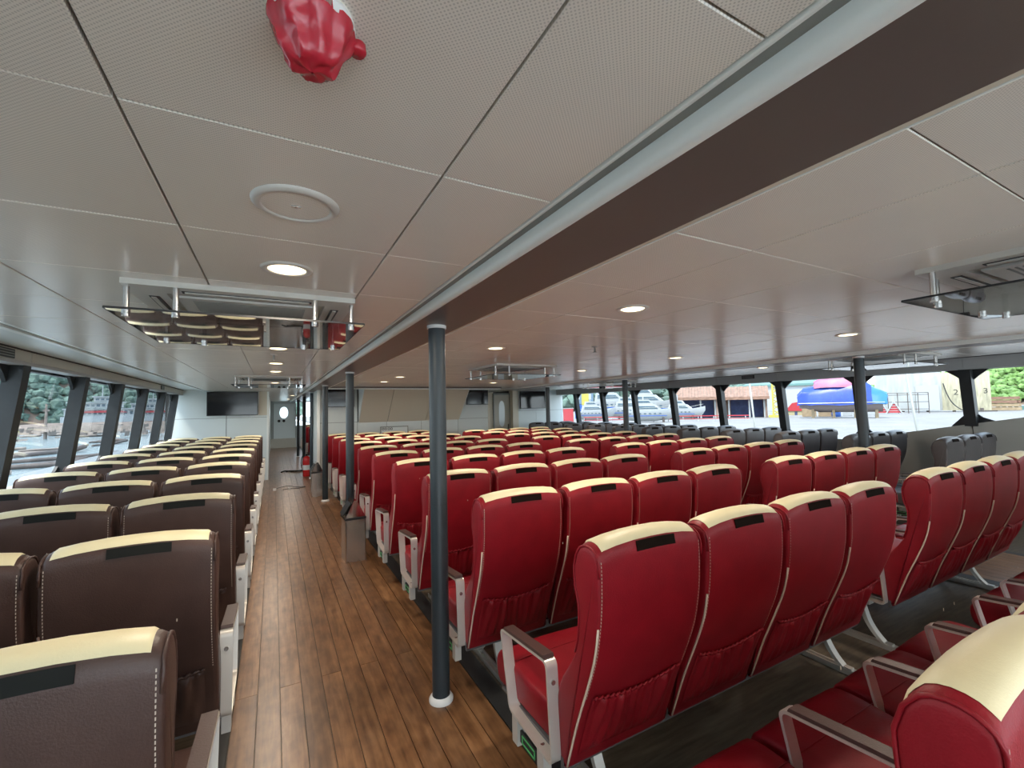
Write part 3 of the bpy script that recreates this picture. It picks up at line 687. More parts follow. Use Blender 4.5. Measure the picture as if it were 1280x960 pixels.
# bow cabin seats glimpsed past the far columns
for k, y in enumerate((14.6, 15.9, 17.4)):
    for i in range(2):
        s_ = make_seat('red', 0, (-1,)); s_.location = (1.18+i*PX, y, 0)
        s_['label'] = 'red seat in the bow cabin beyond the bulkhead, %s row, %s' % (ORD[k+1], ['aisle side', 'inner side'][i]); s_['group'] = 'red seats of the bow cabin'
    fr = make_frame(2, None, (0.2, 2*PX-0.2)); fr.location = (0.915, y, 0)
    fr['label'] = 'metal frame under the %s pair of bow cabin seats' % ORD[k+1]; fr['category'] = 'seat frame'; fr['group'] = 'seat frames'

# ------------------------------------------------------------ columns
COL = thing('support_column', '', 'column')
MB().cyl((0, 0, 0.030), 0.048, 1.035, 32).obj('lower_pipe', 'post', COL, angle=40)
MB().cyl((0, 0, 1.068), 0.048, 0.997, 32).obj('upper_pipe', 'post', COL, angle=40)
MB().cyl((0, 0, 1.060), 0.0465, 0.012, 32).obj('joint_ring', 'black', COL)
MB().lathe([(0.049, 0.0), (0.066, 0.0), (0.067, 0.012), (0.058, 0.026), (0.049, 0.032)]).obj('base_ring', 'white_cap', COL, angle=50)
MB().cyl((0, 0, 2.062), 0.055, 0.018, 32).obj('top_ring', 'white_cap', COL, angle=50)
cols = [(0.825, 2.425, 'dark slate column nearest the camera beside the wooden aisle'), (0.825, 5.72, 'slate column behind the steel litter bin on the aisle'),
        (0.825, 8.66, 'slate column third along the wooden aisle'), (0.825, 11.8, 'slate column at the corner of the centre bulkhead'),
        (0.79, 14.3, 'slate column nearer of the pair inside the bow passage'), (0.79, 17.8, 'slate column farther of the pair inside the bow passage'),
        (5.66, 2.44, 'slate column nearest the camera between red and charcoal seats'), (5.66, 6.12, 'slate column second along the right aisle'), (5.66, 8.72, 'slate column farthest along the right aisle')]
for i, (x, y, lb) in enumerate(cols):
    c = COL if i == 0 else copy_tree(COL)
    c.location = (x, y, 0); tag(c, lb, 'column', 'support columns')

# ------------------------------------------------------------ litter bins
def bin_(x, y, rz, label):
    t_ = thing('litter_bin', label, 'bin', (x, y, 0), rz, 'steel litter bins')
    MB().box(-0.10, 0.10, -0.13, 0.13, 0.0, 0.44).obj('body', mat('bin_steel', (0.56, 0.50, 0.45), 0.22, 0.85), t_)
    for s_ in (-1, 1): MB().cyl((s_*0.098, -0.128, 0), 0.008, 0.44, 10).obj('corner_edge', 'chrome', t_)
    MB().box(-0.108, 0.108, -0.14, 0.14, 0.44, 0.462).obj('rim', 'black', t_)
    MB().prism([(-0.104, 0.462), (0.104, 0.462), (0.015, 0.640), (-0.015, 0.640)], -0.125, 0.125, 'y').obj('hood', 'chrome', t_)
    MB().add([(-0.112, -0.09, 0.485), (-0.112, 0.09, 0.485), (-0.040, 0.09, 0.608), (-0.040, -0.09, 0.608), (-0.122, -0.09, 0.488), (-0.122, 0.09, 0.488), (-0.046, 0.09, 0.614), (-0.046, -0.09, 0.614)],
             [(0,1,2,3), (4,7,6,5), (0,4,5,1), (1,5,6,2), (2,6,7,3), (3,7,4,0)]).obj('flap', 'black', t_)
bin_(0.775, 5.16, 0.05, 'polished steel litter bin with sloping hood in front of the second column')
bin_(0.74, 9.35, 0, 'dark steel litter bin just beyond the third aisle column')

# ------------------------------------------------------------ things on the far floor
t_ = thing('fire_extinguisher', 'red fire extinguisher standing on the floor beside the centre bulkhead corner', 'fire extinguisher', (0.74, 12.3, 0))
MB().lathe([(0.0, 0.0), (0.08, 0.0), (0.088, 0.02), (0.088, 0.40), (0.075, 0.46), (0.03, 0.50), (0.0, 0.50)]).obj('cylinder', 'ext_red', t_, angle=50)
MB().lathe([(0.0, 0.5), (0.022, 0.5), (0.022, 0.54), (0.0, 0.54)]).obj('valve', 'black', t_)
MB().box(-0.02, 0.13, -0.012, 0.012, 0.535, 0.56).box(-0.02, 0.10, -0.012, 0.012, 0.575, 0.59).obj('handle', 'black', t_)
MB().lathe([(0.0885, 0.16), (0.0895, 0.16), (0.0895, 0.28), (0.0885, 0.28)]).obj('label_band', 'white_cap', t_)
MB().tube(catmull([(0.0, 0, 0.52), (-0.10, 0.0, 0.50), (-0.13, 0, 0.36), (-0.11, 0, 0.2)], 5), 0.010).obj('hose', 'black', t_, smooth=True)
mt = MB()
for i in range(7):
    a = -0.18+i*0.115; mt.tube(catmull([(a, 0.05*math.sin(i*2), 0.015), (a+0.1, 0.10*math.cos(i*1.3), 0.03), (a+0.24, 0.02*math.sin(i), 0.018)], 4), 0.018)
o = mt.obj('rubber_hose', 'black', smooth=True); o.location = (0.37, 13.4, 0.0); tag(o, 'tangled black rubber hose lying across the far aisle by the extinguisher', 'hose')
o = MB().tube(catmull([(0.02, 10.45, 0.008), (0.12, 10.75, 0.008), (0.30, 10.85, 0.008), (0.45, 10.6, 0.008), (0.62, 10.55, 0.008), (0.45, 10.4, 0.008), (0.30, 10.45, 0.008), (0.18, 10.4, 0.008)], 5), 0.005).obj('cable', 'black', smooth=True)
tag(o, 'thin black cable looped on the floor of the far aisle', 'cable')
for i, (x, y, w_) in enumerate(((0.03, 10.45, 0.03), (0.30, 10.42, 0.022))):
    o = MB().box(-w_, w_, -0.03, 0.03, 0.0, 0.04).box(-w_*0.5, w_*0.5, -0.05, 0.05, 0.0, 0.02).obj('cable_connector', 'white_cap'); o.location = (x, y, 0)
    tag(o, ['white connector at the left end of the floor cable', 'small white connector in the middle of the floor cable'][i], 'connector')

# ------------------------------------------------------------ screens
def tv(x0, x1, z0, z1, y, label):
    t_ = thing('television', label, 'television', ((x0+x1)/2, y, 0), 0, 'wall screens')
    w_ = (x1-x0)/2
    MB().box(-w_, w_, -0.05, 0.0, z0, z1).obj('housing', 'black', t_)
    MB().box(-w_+0.012, w_-0.012, -0.053, -0.049, z0+0.014, z1-0.012).obj('screen', 'screen', t_)
    MB().box(-0.15, 0.15, 0.0, 0.045, (z0+z1)/2-0.12, (z0+z1)/2+0.12).obj('wall_bracket', 'black', t_)
tv(-1.335, -0.325, 1.56, 2.11, YF-0.06, 'black wall television on the left bulkhead above the brown seats')
tv(0.98, 1.62, 1.70, 2.10, 10.60, 'black television left of the sloping beige casing')
tv(4.38, 4.98, 1.70, 2.08, 10.60, 'small black television right of the sloping beige casing')
tv(6.83, 7.75, 1.56, 2.11, YF-0.07, 'black television on the right bulkhead beside the beige door')

# framed board on the centre bulkhead
t_ = thing('framed_board', 'white board with dark frame low on the centre bulkhead behind red seats', 'board', (2.54, 10.64, 0))
MB().box(-0.32, 0.32, -0.006, 0.0, 0.90, 1.21).obj('board', 'white', t_)
MB().box(-0.33, 0.33, -0.014, 0, 1.20, 1.222).box(-0.33, 0.33, -0.014, 0, 0.885, 0.905).box(-0.33, -0.312, -0.014, 0, 0.89, 1.22).box(0.312, 0.33, -0.014, 0, 0.89, 1.22).obj('frame', 'trim_dark', t_)
for i in range(4):
    x = -0.27+i*0.062 + (0.012 if i > 1 else 0)
    MB().lathe([(0.017, 0.0), (0.028, 0.0), (0.028, 0.004), (0.017, 0.004)], n=16).obj('letter_mark', 'black', t_).matrix_local = Matrix.Translation((x, -0.012, 1.165)) @ Matrix.Rotation(PI/2, 4, 'X')

# ------------------------------------------------------------ ceiling fittings
DL = thing('downlight', '', 'lamp')
MB().lathe([(0.062, -0.0005), (0.064, -0.006), (0.082, -0.006), (0.086, 0.0)], n=32).obj('trim_ring', 'off_white', DL, smooth=True)
MB().lathe([(0.063, -0.002), (0.055, -0.006), (0.03, -0.0085), (0.0, -0.009)], n=32).obj('diffuser', 'glow_lamp', DL, smooth=True)
lights = [(0.04, 1.768, 'first downlight along the left ceiling, above the wooden aisle'), (0.03, 4.0, 'second downlight above the wooden aisle, beyond the cassette unit'),
          (0.02, 5.22, 'third downlight above the wooden aisle'), (0.02, 6.25, 'fourth downlight above the wooden aisle'), (0.02, 8.6, 'fifth downlight above the wooden aisle'), (0.02, 10.2, 'sixth downlight above the wooden aisle near the bulkhead'),
          (1.70, 1.758, 'largest downlight on the centre ceiling right of the beam'), (1.69, 3.41, 'second downlight on the centre ceiling along the beam'), (1.735, 6.88, 'third downlight on the centre ceiling along the beam'), (1.75, 8.08, 'farthest downlight on the centre ceiling along the beam'),
          (3.98, 1.778, 'downlight at the right of the centre ceiling, above the nearest window column'), (3.95, 3.45, 'second downlight at the right of the centre ceiling'), (3.94, 5.15, 'third downlight at the right of the centre ceiling'),
          (3.95, 6.9, 'fourth downlight at the right of the centre ceiling'), (3.95, 8.1, 'farthest downlight at the right of the centre ceiling'),
          (0.5, 15.0, 'downlight in the bow passage ceiling, nearer one'), (0.5, 19.0, 'downlight in the bow passage ceiling, farther one'),
          (6.43, 4.0, 'added fill downlight over the right aisle, nearer one'), (6.43, 8.0, 'added fill downlight over the right aisle, farther one'),  # unseen lamps added to brighten the right side
          (0.04, -0.9, 'added fill downlight above the aisle behind the camera'), (1.70, -0.9, 'added fill downlight behind the camera right of the beam'), (3.98, -0.9, 'added fill downlight behind the camera over the middle gap'), (6.43, -0.3, 'added fill downlight behind the camera over the right aisle')]  # out-of-view lamps added to light the cabin from behind
for i, (x, y, lb) in enumerate(lights):
    c = DL if i == 0 else copy_tree(DL)
    c.location = (x, y, HC); tag(c, lb, 'lamp', 'ceiling downlights')
    ld = bpy.data.lights.new('downlight_bulb', 'AREA'); ld.shape = 'DISK'; ld.size = 0.12; ld.energy = LAMP_W; ld.color = (1.0, 0.86, 0.70); ld.spread = math.radians(175)
    lo = bpy.data.objects.new('downlight_bulb', ld); C.objects.link(lo); lo.location = (x, y, HC-0.012)

def cassette(x, y, label, w_=0.42):
    t_ = thing('ceiling_air_conditioner', label, 'air conditioner', (x, y, HC), 0, 'ceiling air conditioners')
    z = -0.022
    fr = MB()
    for s_ in (-1, 1):
        fr.box(-w_, w_, s_*w_ if s_ < 0 else 0.30, -0.30 if s_ < 0 else w_, z, 0.0)
        fr.box(s_*w_ if s_ < 0 else 0.30, -0.30 if s_ < 0 else w_, -0.30, 0.30, z, 0.0)
    fr.obj('casing', 'off_white', t_)
    for s_ in (-1, 1):
        MB().box(-0.24, 0.24, s_*0.35-0.018, s_*0.35+0.018, z-0.0025, z+0.002).obj('air_slot', 'black', t_)
        MB().box(-0.23, 0.23, s_*0.352-0.010, s_*0.352+0.006, z-0.006, z-0.001).obj('louvre', 'off_white', t_)
        MB().box(s_*0.35-0.018, s_*0.35+0.018, -0.24, 0.24, z-0.0025, z+0.002).obj('air_slot', 'black', t_)
        MB().box(s_*0.352-0.010, s_*0.352+0.006, -0.23, 0.23, z-0.006, z-0.001).obj('louvre', 'off_white', t_)
    gr = MB().box(-0.27, 0.27, -0.27, 0.27, z-0.006, z+0.004).obj('intake_grille', 'off_white', t_)
    for i in range(22): MB().box(-0.22, 0.22, -0.225+i*0.0205, -0.217+i*0.0205, z-0.0075, z-0.004).obj('grille_slot', 'trim_dark', gr)
    gw = 0.455
    g_ = MB().box(-gw, gw, -gw, gw, -0.126, -0.120).obj('deflector_pane', 'deflector', t_)
    MB().box(-gw, gw, -gw-0.002, -gw, -0.127, -0.119).box(-gw, gw, gw, gw+0.002, -0.127, -0.119).box(-gw-0.002, -gw, -gw, gw, -0.127, -0.119).box(gw, gw+0.002, -gw, gw, -0.127, -0.119).obj('pane_edge', 'black', g_)
    for sx_ in (-1, 1):
        for sy_ in (-1, 1):
            for a, b in ((0.41, 0.37), (0.25, 0.41)):
                pr_ = MB(); pr_.cyl((sx_*a, sy_*b, -0.135), 0.010, 0.135, 14); pr_.cyl((sx_*a, sy_*b, -0.140), 0.014, 0.013, 14)
                pr_.obj('deflector_rod', 'steel', t_, angle=40)
cassette(-0.09, 2.54, 'ceiling air conditioner with glass deflector above the aisle, nearest at left')
cassette(2.70, 0.35, 'ceiling air conditioner cut by the right edge of the photo')
cassette(-0.05, 7.45, 'ceiling air conditioner far along the left ceiling near the bulkhead')
cassette(2.70, 5.0, 'ceiling air conditioner far on the centre ceiling')
cassette(6.43, 2.54, 'ceiling air conditioner over the right aisle, nearer one')
cassette(6.43, 7.45, 'ceiling air conditioner over the right aisle, farther one')

# smoke detector under a crinkled red plastic cover
t_ = thing('smoke_detector', 'white detector wrapped in crinkled red plastic on the near ceiling', 'smoke detector', (0.042, 0.61, HC))
MB().lathe([(0.0, 0.0), (0.052, 0.0), (0.054, -0.008), (0.050, -0.016), (0.0, -0.018)], n=32).obj('base', 'white_cap', t_, angle=40)
MB().box(-0.012, 0.018, -0.062, -0.040, -0.016, -0.001).obj('latch', 'off_white', t_)
rd = MB(); n_, m__ = 48, 16; vs = []
pf = [(0.054, -0.006), (0.058, -0.012), (0.057, -0.020), (0.053, -0.030), (0.049, -0.038), (0.044, -0.046), (0.040, -0.056), (0.038, -0.066), (0.034, -0.076), (0.029, -0.084), (0.026, -0.088), (0.020, -0.089), (0.012, -0.090), (0.006, -0.092), (0.0015, -0.094)]
for i in range(n_):
    a = 2*PI*i/n_
    for j, (rr, zz_) in enumerate(pf):
        k = math.sin(PI*j/(len(pf)-1))
        rr2 = rr*0.93*(1+0.10*k*math.sin(8*a+0.7*math.sin(j*0.5))+0.06*k*math.sin(3*a+j*0.6)+0.035*k*math.sin(17*a-j))
        vs.append((rr2*math.cos(a), rr2*math.sin(a), 0.80*zz_+0.003*k*math.sin(5*a+j)))
q_ = len(pf)
rd.add(vs, [(i*q_+j, ((i+1) % n_)*q_+j, ((i+1) % n_)*q_+j+1, i*q_+j+1) for i in range(n_) for j in range(q_-1)])
rd.obj('plastic_cover', 'red_plastic', t_, angle=60)
MB().lathe([(0.0, -0.024), (0.010, -0.024), (0.012, -0.020), (0.011, -0.010), (0.0, -0.008)], (0.058, 0.006, 0), n=12).obj('cover_tab', 'red_plastic', t_, smooth=True)

t_ = thing('ceiling_speaker', 'round off-white cover plate on the ceiling behind the red detector', 'ceiling plate', (0.047, 1.20, HC))
MB().lathe([(0.078, -0.006), (0.082, -0.010), (0.092, -0.009), (0.100, -0.004), (0.101, 0.0)], n=48).obj('rim', 'off_white', t_, smooth=True)
MB().cyl((0, 0, -0.0055), 0.079, 0.0055, 48).obj('plate', 'ceil', t_)
MB().cyl((0, 0, -0.008), 0.006, 0.003, 12).box(-0.012, 0.012, -0.002, 0.002, -0.0085, -0.005).obj('turn_lock', 'steel', t_)
for i, (x, y, lb) in enumerate(((2.47, 3.03, 'small dark sprinkler head on the centre ceiling'), (1.2, 3.6, 'tiny sprinkler head on the centre ceiling beside the beam'), (0.0, 4.45, 'small sprinkler head between aisle downlights'))):
    t_ = thing('sprinkler', lb, 'sprinkler', (x, y, HC), 0, 'sprinklers')
    MB().cyl((0, 0, -0.006), 0.028, 0.006, 20).obj('escutcheon', 'off_white' if i else 'trim_dark', t_)
    MB().cyl((0, 0, -0.05), 0.008, 0.045, 10).obj('stem', 'trim_dark', t_)
    MB().cyl((0, 0, -0.054), 0.020, 0.004, 14).obj('deflector_plate', 'trim_dark', t_)

# ------------------------------------------------------------ outside, right: the shipyard quay
QZ = -1.4
M['quay'] = mat('pale_concrete_quay', (0.165, 0.158, 0.15), 0.9, var=0.14, vscale=0.35, stretch=(1, 1, 1))
M['water'] = mat('harbour_water', (0.16, 0.22, 0.24), 0.18, var=0.25, vscale=0.5, stretch=(1, 2.5, 1), bump=0.8, bscale=1.6)
M['rust'] = mat('rusty_corrugated_roof', (0.20, 0.115, 0.08), 0.8, var=0.3, vscale=1.4, stretch=(1, 1, 4))
M['rustwall'] = mat('weathered_shed_wall', (0.19, 0.13, 0.10), 0.85, var=0.25, vscale=0.8)
M['navy'] = mat('dark_blue_opening', (0.035, 0.05, 0.12), 0.8, var=0.3, vscale=1)
M['bluetarp'] = mat('blue_tarpaulin', (0.008, 0.04, 0.27), 0.4, bump=1.0, bscale=1.6, var=0.25, vscale=0.8)
M['cyantarp'] = mat('light_blue_tarpaulin', (0.015, 0.12, 0.30), 0.4, bump=1.0, bscale=1.6)
M['pinktarp'] = mat('pink_tarpaulin', (0.33, 0.10, 0.17), 0.5, bump=0.8, bscale=1.5, var=0.2, vscale=0.8)
M['hullgrey'] = mat('weathered_grey_hull', (0.32, 0.335, 0.33), 0.7, var=0.16, vscale=0.6, stretch=(2, 2, 0.35))
M['hullrust'] = mat('rust_streaked_hull', (0.36, 0.33, 0.23), 0.75, var=0.22, vscale=1.6, stretch=(2, 2, 0.2))
M['yellow'] = mat('crane_yellow', (0.36, 0.31, 0.06), 0.5)
M['boatwhite'] = mat('white_gelcoat', (0.32, 0.335, 0.34), 0.35)
M['boatglass'] = mat('boat_tinted_glass', (0.05, 0.09, 0.12), 0.15)
M['extred'] = mat('bright_red_paint', (0.34, 0.022, 0.03), 0.5)
M['extblue'] = mat('bright_blue_paint', (0.016, 0.08, 0.32), 0.5)
M['sand'] = mat('plywood_box', (0.28, 0.21, 0.13), 0.8, var=0.15, vscale=2)
M['teal'] = mat('teal_container', (0.09, 0.19, 0.18), 0.6)
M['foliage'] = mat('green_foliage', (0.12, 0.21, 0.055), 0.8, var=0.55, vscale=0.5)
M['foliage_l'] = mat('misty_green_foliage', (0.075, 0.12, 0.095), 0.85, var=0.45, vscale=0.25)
M['soil'] = mat('brown_shore_soil', (0.15, 0.11, 0.085), 0.9, var=0.3, vscale=0.3)
M['log'] = mat('bleached_driftwood', (0.20, 0.165, 0.14), 0.8, var=0.3, vscale=1.0)
M['log_dark'] = mat('wet_log', (0.07, 0.055, 0.048), 0.6, var=0.3, vscale=1.0)
M['hullred'] = mat('antifouling_red', (0.24, 0.035, 0.03), 0.6)
M['shipnavy'] = mat('dark_ship_hull', (0.035, 0.04, 0.055), 0.5)

q = struct('ground', MB().box(9.6, 420, -60, 330, QZ-0.4, QZ), 'quay')
o = struct('harbour', MB().box(-520, 9.6, -80, 620, -2.9, -2.6), 'water'); o['kind'] = 'stuff'; tag(o, 'rippled grey blue harbour water beyond the left windows', 'water')

def ext(name, label, cat, x, y, az=None, group=None, z=QZ):
    """thing standing outside; local +Y points away from the ferry, local X runs to the right"""
    if az is None: az = math.degrees(math.atan2(x, y))
    return thing(name, label, cat, (x, y, z), -math.radians(az), group)
# sheds
def shed(x, y, w_, h, az, lb):
    t_ = ext('boat_shed', lb, 'shed', x, y, az, 'rusty sheds')
    e_ = h*0.66
    MB().box(-w_/2, w_/2, 4.0, 4.3, 0, e_).box(-w_/2, -w_/2+0.35, 0, 4, 0, e_).box(w_/2-0.35, w_/2, 0, 4, 0, e_).obj('wall', 'rustwall', t_)
    MB().box(-w_*0.30, w_*0.10, 3.85, 4.0, 0.0, e_*0.9).box(w_*0.15, w_*0.42, 3.85, 4.0, 0.0, e_*0.85).obj('opening', 'navy', t_)
    for s_ in (-0.33, 0.12, 0.44): MB().box(w_*s_-0.14, w_*s_+0.14, 0.3, 0.6, 0, e_).obj('pillar', 'boatwhite', t_)
    n = 16
    for i in range(n):
        a = -w_/2-0.4+i*(w_+0.8)/n; b = a+(w_+0.8)/n-0.03; dz = 0.06*(i % 2)
        MB().add([(a, -0.8, e_-0.1+dz), (b, -0.8, e_-0.1+dz), (b, 4.6, h+dz), (a, 4.6, h+dz), (a, -0.8, e_+dz), (b, -0.8, e_+dz), (b, 4.6, h+0.1+dz), (a, 4.6, h+0.1+dz)],
                 [(0,3,2,1), (4,5,6,7), (0,1,5,4), (1,2,6,5), (2,3,7,6), (3,0,4,7)]).obj('roof_sheet', 'rust', t_)
    MB().box(-w_/2-0.4, w_/2+0.4, -0.95, -0.78, e_-0.55, e_+0.02).obj('eave_board', 'rust', t_)
shed(76.1, 61.9, 8.4, 6.5, 50.9, 'rusty roofed boat shed, left one of two behind the white van')
shed(83.4, 56.2, 8.2, 6.3, 56.0, 'rusty roofed boat shed, right one of two beside the yellow crane mast')
t_ = ext('yard_shelter', 'brown shed end wall between the two windows left of the sheds', 'shed', 89.8, 79.0)
MB().box(-1.2, 1.2, 0, 3, 0, 4.2).obj('wall', 'rustwall', t_); MB().box(-1.5, 1.5, -0.3, 3.3, 4.2, 4.5).obj('roof', 'rust', t_)
# crane mast
t_ = ext('crane_mast', 'yellow lattice crane mast standing on the quay', 'crane', 86.0, 51.2)
for sx_ in (-0.55, 0.55):
    for sy_ in (0, 1.1): MB().box(sx_-0.16, sx_+0.16, sy_-0.16, sy_+0.16, 0, 6.7).obj('mast_leg', 'yellow', t_)
for i in range(6):
    z = 0.5+i*1.05
    MB().tube([(-0.55, 0, z), (0.55, 0, z+1.0)], 0.11).tube([(0.55, 0, z), (-0.55, 0, z+1.0)], 0.11).obj('cross_brace', 'yellow', t_)
MB().box(-1.4, 1.4, -0.6, 1.8, 0, 0.5).obj('base', 'yellow', t_)
# small mobile crane, white and blue
t_ = ext('loader_crane', 'small white loader crane with blue cab in front of the right shed', 'crane', 92, 66)
MB().box(-1.6, 1.6, 0, 2, 0.5, 1.3).obj('chassis', 'boatwhite', t_); MB().box(-1.6, -0.3, 0, 1.8, 1.3, 2.9).obj('cab', 'extblue', t_)
MB().box(0.2, 1.4, -0.05, 1.8, 0.9, 2.4).obj('engine_cover', 'extred', t_)
MB().tube([(0.0, 0.8, 1.8), (1.6, 0.8, 6.4)], 0.28).obj('boom', 'boatwhite', t_)
for sx_ in (-1.1, 1.1): MB().cyl((sx_, -0.1, 0.45), 0.45, 0.3, 16, axis='y').obj('wheel', 'black', t_)
# van and red box and small things
t_ = ext('van', 'pale blue and white van parked before the left shed', 'van', 91.5, 71.4)
MB().prism([(-2.2, 0.4), (2.1, 0.4), (2.1, 1.2), (1.3, 2.0), (-1.6, 2.1), (-2.2, 1.3)], 0, 1.8, 'y').obj('body', mat('van_blue', (0.20, 0.28, 0.32), 0.4), t_)
MB().box(-1.5, 1.2, -0.03, 0.0, 1.3, 1.85).obj('window_band', 'boatglass', t_)
for sx_ in (-1.4, 1.3): MB().cyl((sx_, -0.05, 0.38), 0.38, 0.25, 16, axis='y').obj('wheel', 'black', t_)
def crate(name, label, x, y, w_, h, m_, cat='container', lids='boatwhite'):
    t_ = ext(name, label, cat, x, y)
    MB().box(-w_/2, w_/2, 0, w_*0.8, 0.06, h).obj('body', m_, t_)
    MB().box(-w_/2-0.04, w_/2+0.04, -0.04, w_*0.8+0.04, h, h+0.08).obj('lid', lids, t_)
    for s_ in (-0.45, 0.0, 0.45): MB().box(w_*s_-0.06, w_*s_+0.06, -0.05, 0.0, 0, h).obj('rib', m_, t_)
    return t_
crate('storage_crate', 'red storage box standing left of the parked van', 90.6, 75.6, 1.7, 1.8, 'extred', lids='extred')
crate('storage_crate', 'cream storage crate under the bow of the tarpaulined boat', 91.1, 48.0, 2.3, 1.9, 'sand')
crate('storage_crate', 'wooden storage box beside the round blue tank', 91.9, 45.6, 2.1, 2.0, 'sand', lids='sand')
crate('storage_crate', 'white box behind the right support column', 103.3, 42.9, 1.6, 2.2, 'boatwhite')
crate('storage_crate', 'white crate between blue tank and dark column', 97.5, 44.4, 1.5, 1.9, 'boatwhite')
t_ = ext('water_tank', 'round blue tank under the tarpaulined boat', 'tank', 92.3, 43.9)
MB().lathe([(0.0, 0.0), (0.62, 0.0), (0.70, 0.1), (0.70, 1.75), (0.5, 1.95), (0.0, 2.0)], n=24).obj('shell', 'extblue', t_, angle=50)
for z in (0.5, 1.0, 1.5): MB().lathe([(0.70, z-0.05), (0.74, z), (0.70, z+0.05)], n=24).obj('hoop', 'extblue', t_)
# red tent
t_ = ext('tent', 'small tent with red roof left of the tarpaulined boat', 'tent', 101.0, 56.3)
MB().box(-1.5, 1.5, 0, 2.5, 0, 1.0).obj('wall', mat('tent_wall', (0.33, 0.28, 0.16), 0.8), t_)
MB().prism([(-1.7, 0.95), (1.7, 0.95), (0.9, 2.9), (-0.3, 2.7)], -0.2, 2.7, 'y').obj('roof', 'extred', t_)
MB().box(0.1, 0.6, -0.06, 0.02, 0, 0.8).obj('doorway', 'navy', t_)
# tarpaulined boat
t_ = ext('covered_boat', 'large boat on shore wrapped in blue and pink tarpaulins', 'boat', 84.8, 39.6)
hl = MB(); st = []
for i, (x, wd) in enumerate(((-6.0, 0.2), (-5.0, 1.0), (-3.0, 1.7), (0, 2.0), (3.5, 1.9), (5.6, 1.6))):
    zk = 1.0+max(0, (-x-3))*0.35
    st.append([(x, 2-wd, 2.6), (x, 2-wd*0.75, 1.7), (x, 2, zk), (x, 2+wd*0.75, 1.7), (x, 2+wd, 2.6)])
hl.add([v for s_ in st for v in s_], [(a*5+i, a*5+i+1, (a+1)*5+i+1, (a+1)*5+i) for a in range(5) for i in range(4)] + [(25, 26, 27, 28, 29)])
hl.obj('hull', mat('dark_boat_hull', (0.20, 0.17, 0.17), 0.7), t_, angle=50)
def tarp(name, m_, xs, parent, seed, zlo=2.3):
    rr = random.Random(seed); vs = []; cols_ = 14; rows_ = len(xs)
    for x, wd, zt in xs:
        for j in range(cols_):
            a = j/(cols_-1)
            yy = 2 - wd + 2*wd*a; sh = math.sin(PI*a)**0.45
            vs.append((x+rr.uniform(-.12, .12), yy+rr.uniform(-.08, .08), zlo+rr.uniform(-.15, .1)+(zt-zlo)*sh+rr.uniform(-.12, .12)*sh))
    MB().add(vs, [(a*cols_+i, a*cols_+i+1, (a+1)*cols_+i+1, (a+1)*cols_+i) for a in range(rows_-1) for i in range(cols_-1)] + [tuple(range(cols_)), tuple(range((rows_-1)*cols_, rows_*cols_))]).obj(name, m_, parent, angle=30)
tarp('blue_tarpaulin', 'bluetarp', [(-6.2, 1.2, 4.2), (-5.4, 2.0, 5.3), (-4.2, 2.2, 5.6), (-3.0, 2.3, 5.9), (-1.6, 2.3, 5.9), (-0.2, 2.3, 6.2), (1.0, 2.3, 6.5), (2.2, 2.3, 6.7), (3.3, 2.2, 6.5), (4.2, 2.1, 5.6)], t_, 3)
tarp('light_blue_tarpaulin', 'cyantarp', [(4.1, 2.1, 5.5), (4.8, 2.1, 5.0), (5.5, 2.0, 4.6), (6.2, 1.7, 4.2)], t_, 5)
tarp('pink_tarpaulin', 'pinktarp', [(-3.6, 1.4, 6.4), (-2.6, 1.7, 7.1), (-1.2, 1.8, 7.3), (0.3, 1.8, 7.4), (1.7, 1.6, 7.3), (3.0, 1.2, 6.9)], t_, 9, 5.3)
for x in (-4.0, -1.0, 2.0, 4.8): MB().box(x-0.2, x+0.2, 1.2, 2.8, 0, 1.6).obj('shore_block', 'sand', t_)
MB().tube([(-6.0, -0.2, 2.62), (-2, -0.35, 2.6), (3, -0.3, 2.62), (5.8, 0.1, 2.6)], 0.07).obj('rope', 'boatwhite', t_)
# big weathered hull
t_ = ext('ship_hull', 'large weathered pale ship hull on the slip with draught numbers', 'ship', 129.8, 42.8)
P = [(-8, 0), (-6, -0.6), (0, -1.0), (5, -0.6), (8.2, 0.6)]
def wallstrip(name, m_, a, b, z0, z1, bow=0.0):
    n = 12; vs = []
    for i in range(n+1):
        x = a+(b-a)*i/n; y = -1.0+0.022*(x-0)**2
        vs += [(x, y+0.5, z0), (x, y-0.3, (z0+z1)/2), (x, y, z1), (x, y+3, z1), (x, y+3, z0)]
    fs = [(i*5+j, i*5+(j+1) % 5, (i+1)*5+(j+1) % 5, (i+1)*5+j) for i in range(n) for j in range(5)] + [(0, 1, 2, 3, 4), tuple(n*5+j for j in range(5))]
    return MB().add(vs, fs).obj(name, m_, t_, angle=40)
wallstrip('hull_plating', 'hullgrey', -9.5, 2.0, 0.3, 9.2); wallstrip('hull_plating', 'hullrust', 2.02, 9.5, 0.3, 8.6)
for i in range(5): MB().box(-8.8+i*4.2-0.25, -8.8+i*4.2+0.25, 0.2, 1.6, 0, 0.8).obj('shore_block', 'log_dark', t_)
MB().box(-2.2, 1.6, -1.55, -1.4, 0.4, 6.0).obj('pale_patch', 'boatwhite', t_)
MB().tube(catmull([(2.3, -1.6, 6.3), (2.9, -1.7, 3.6), (3.8, -1.9, 1.6), (5.4, -2.4, 0.25), (7.8, -2.6, 0.2), (10.0, -2.4, 0.2)], 5), 0.11).obj('hose', 'black', t_, smooth=True)
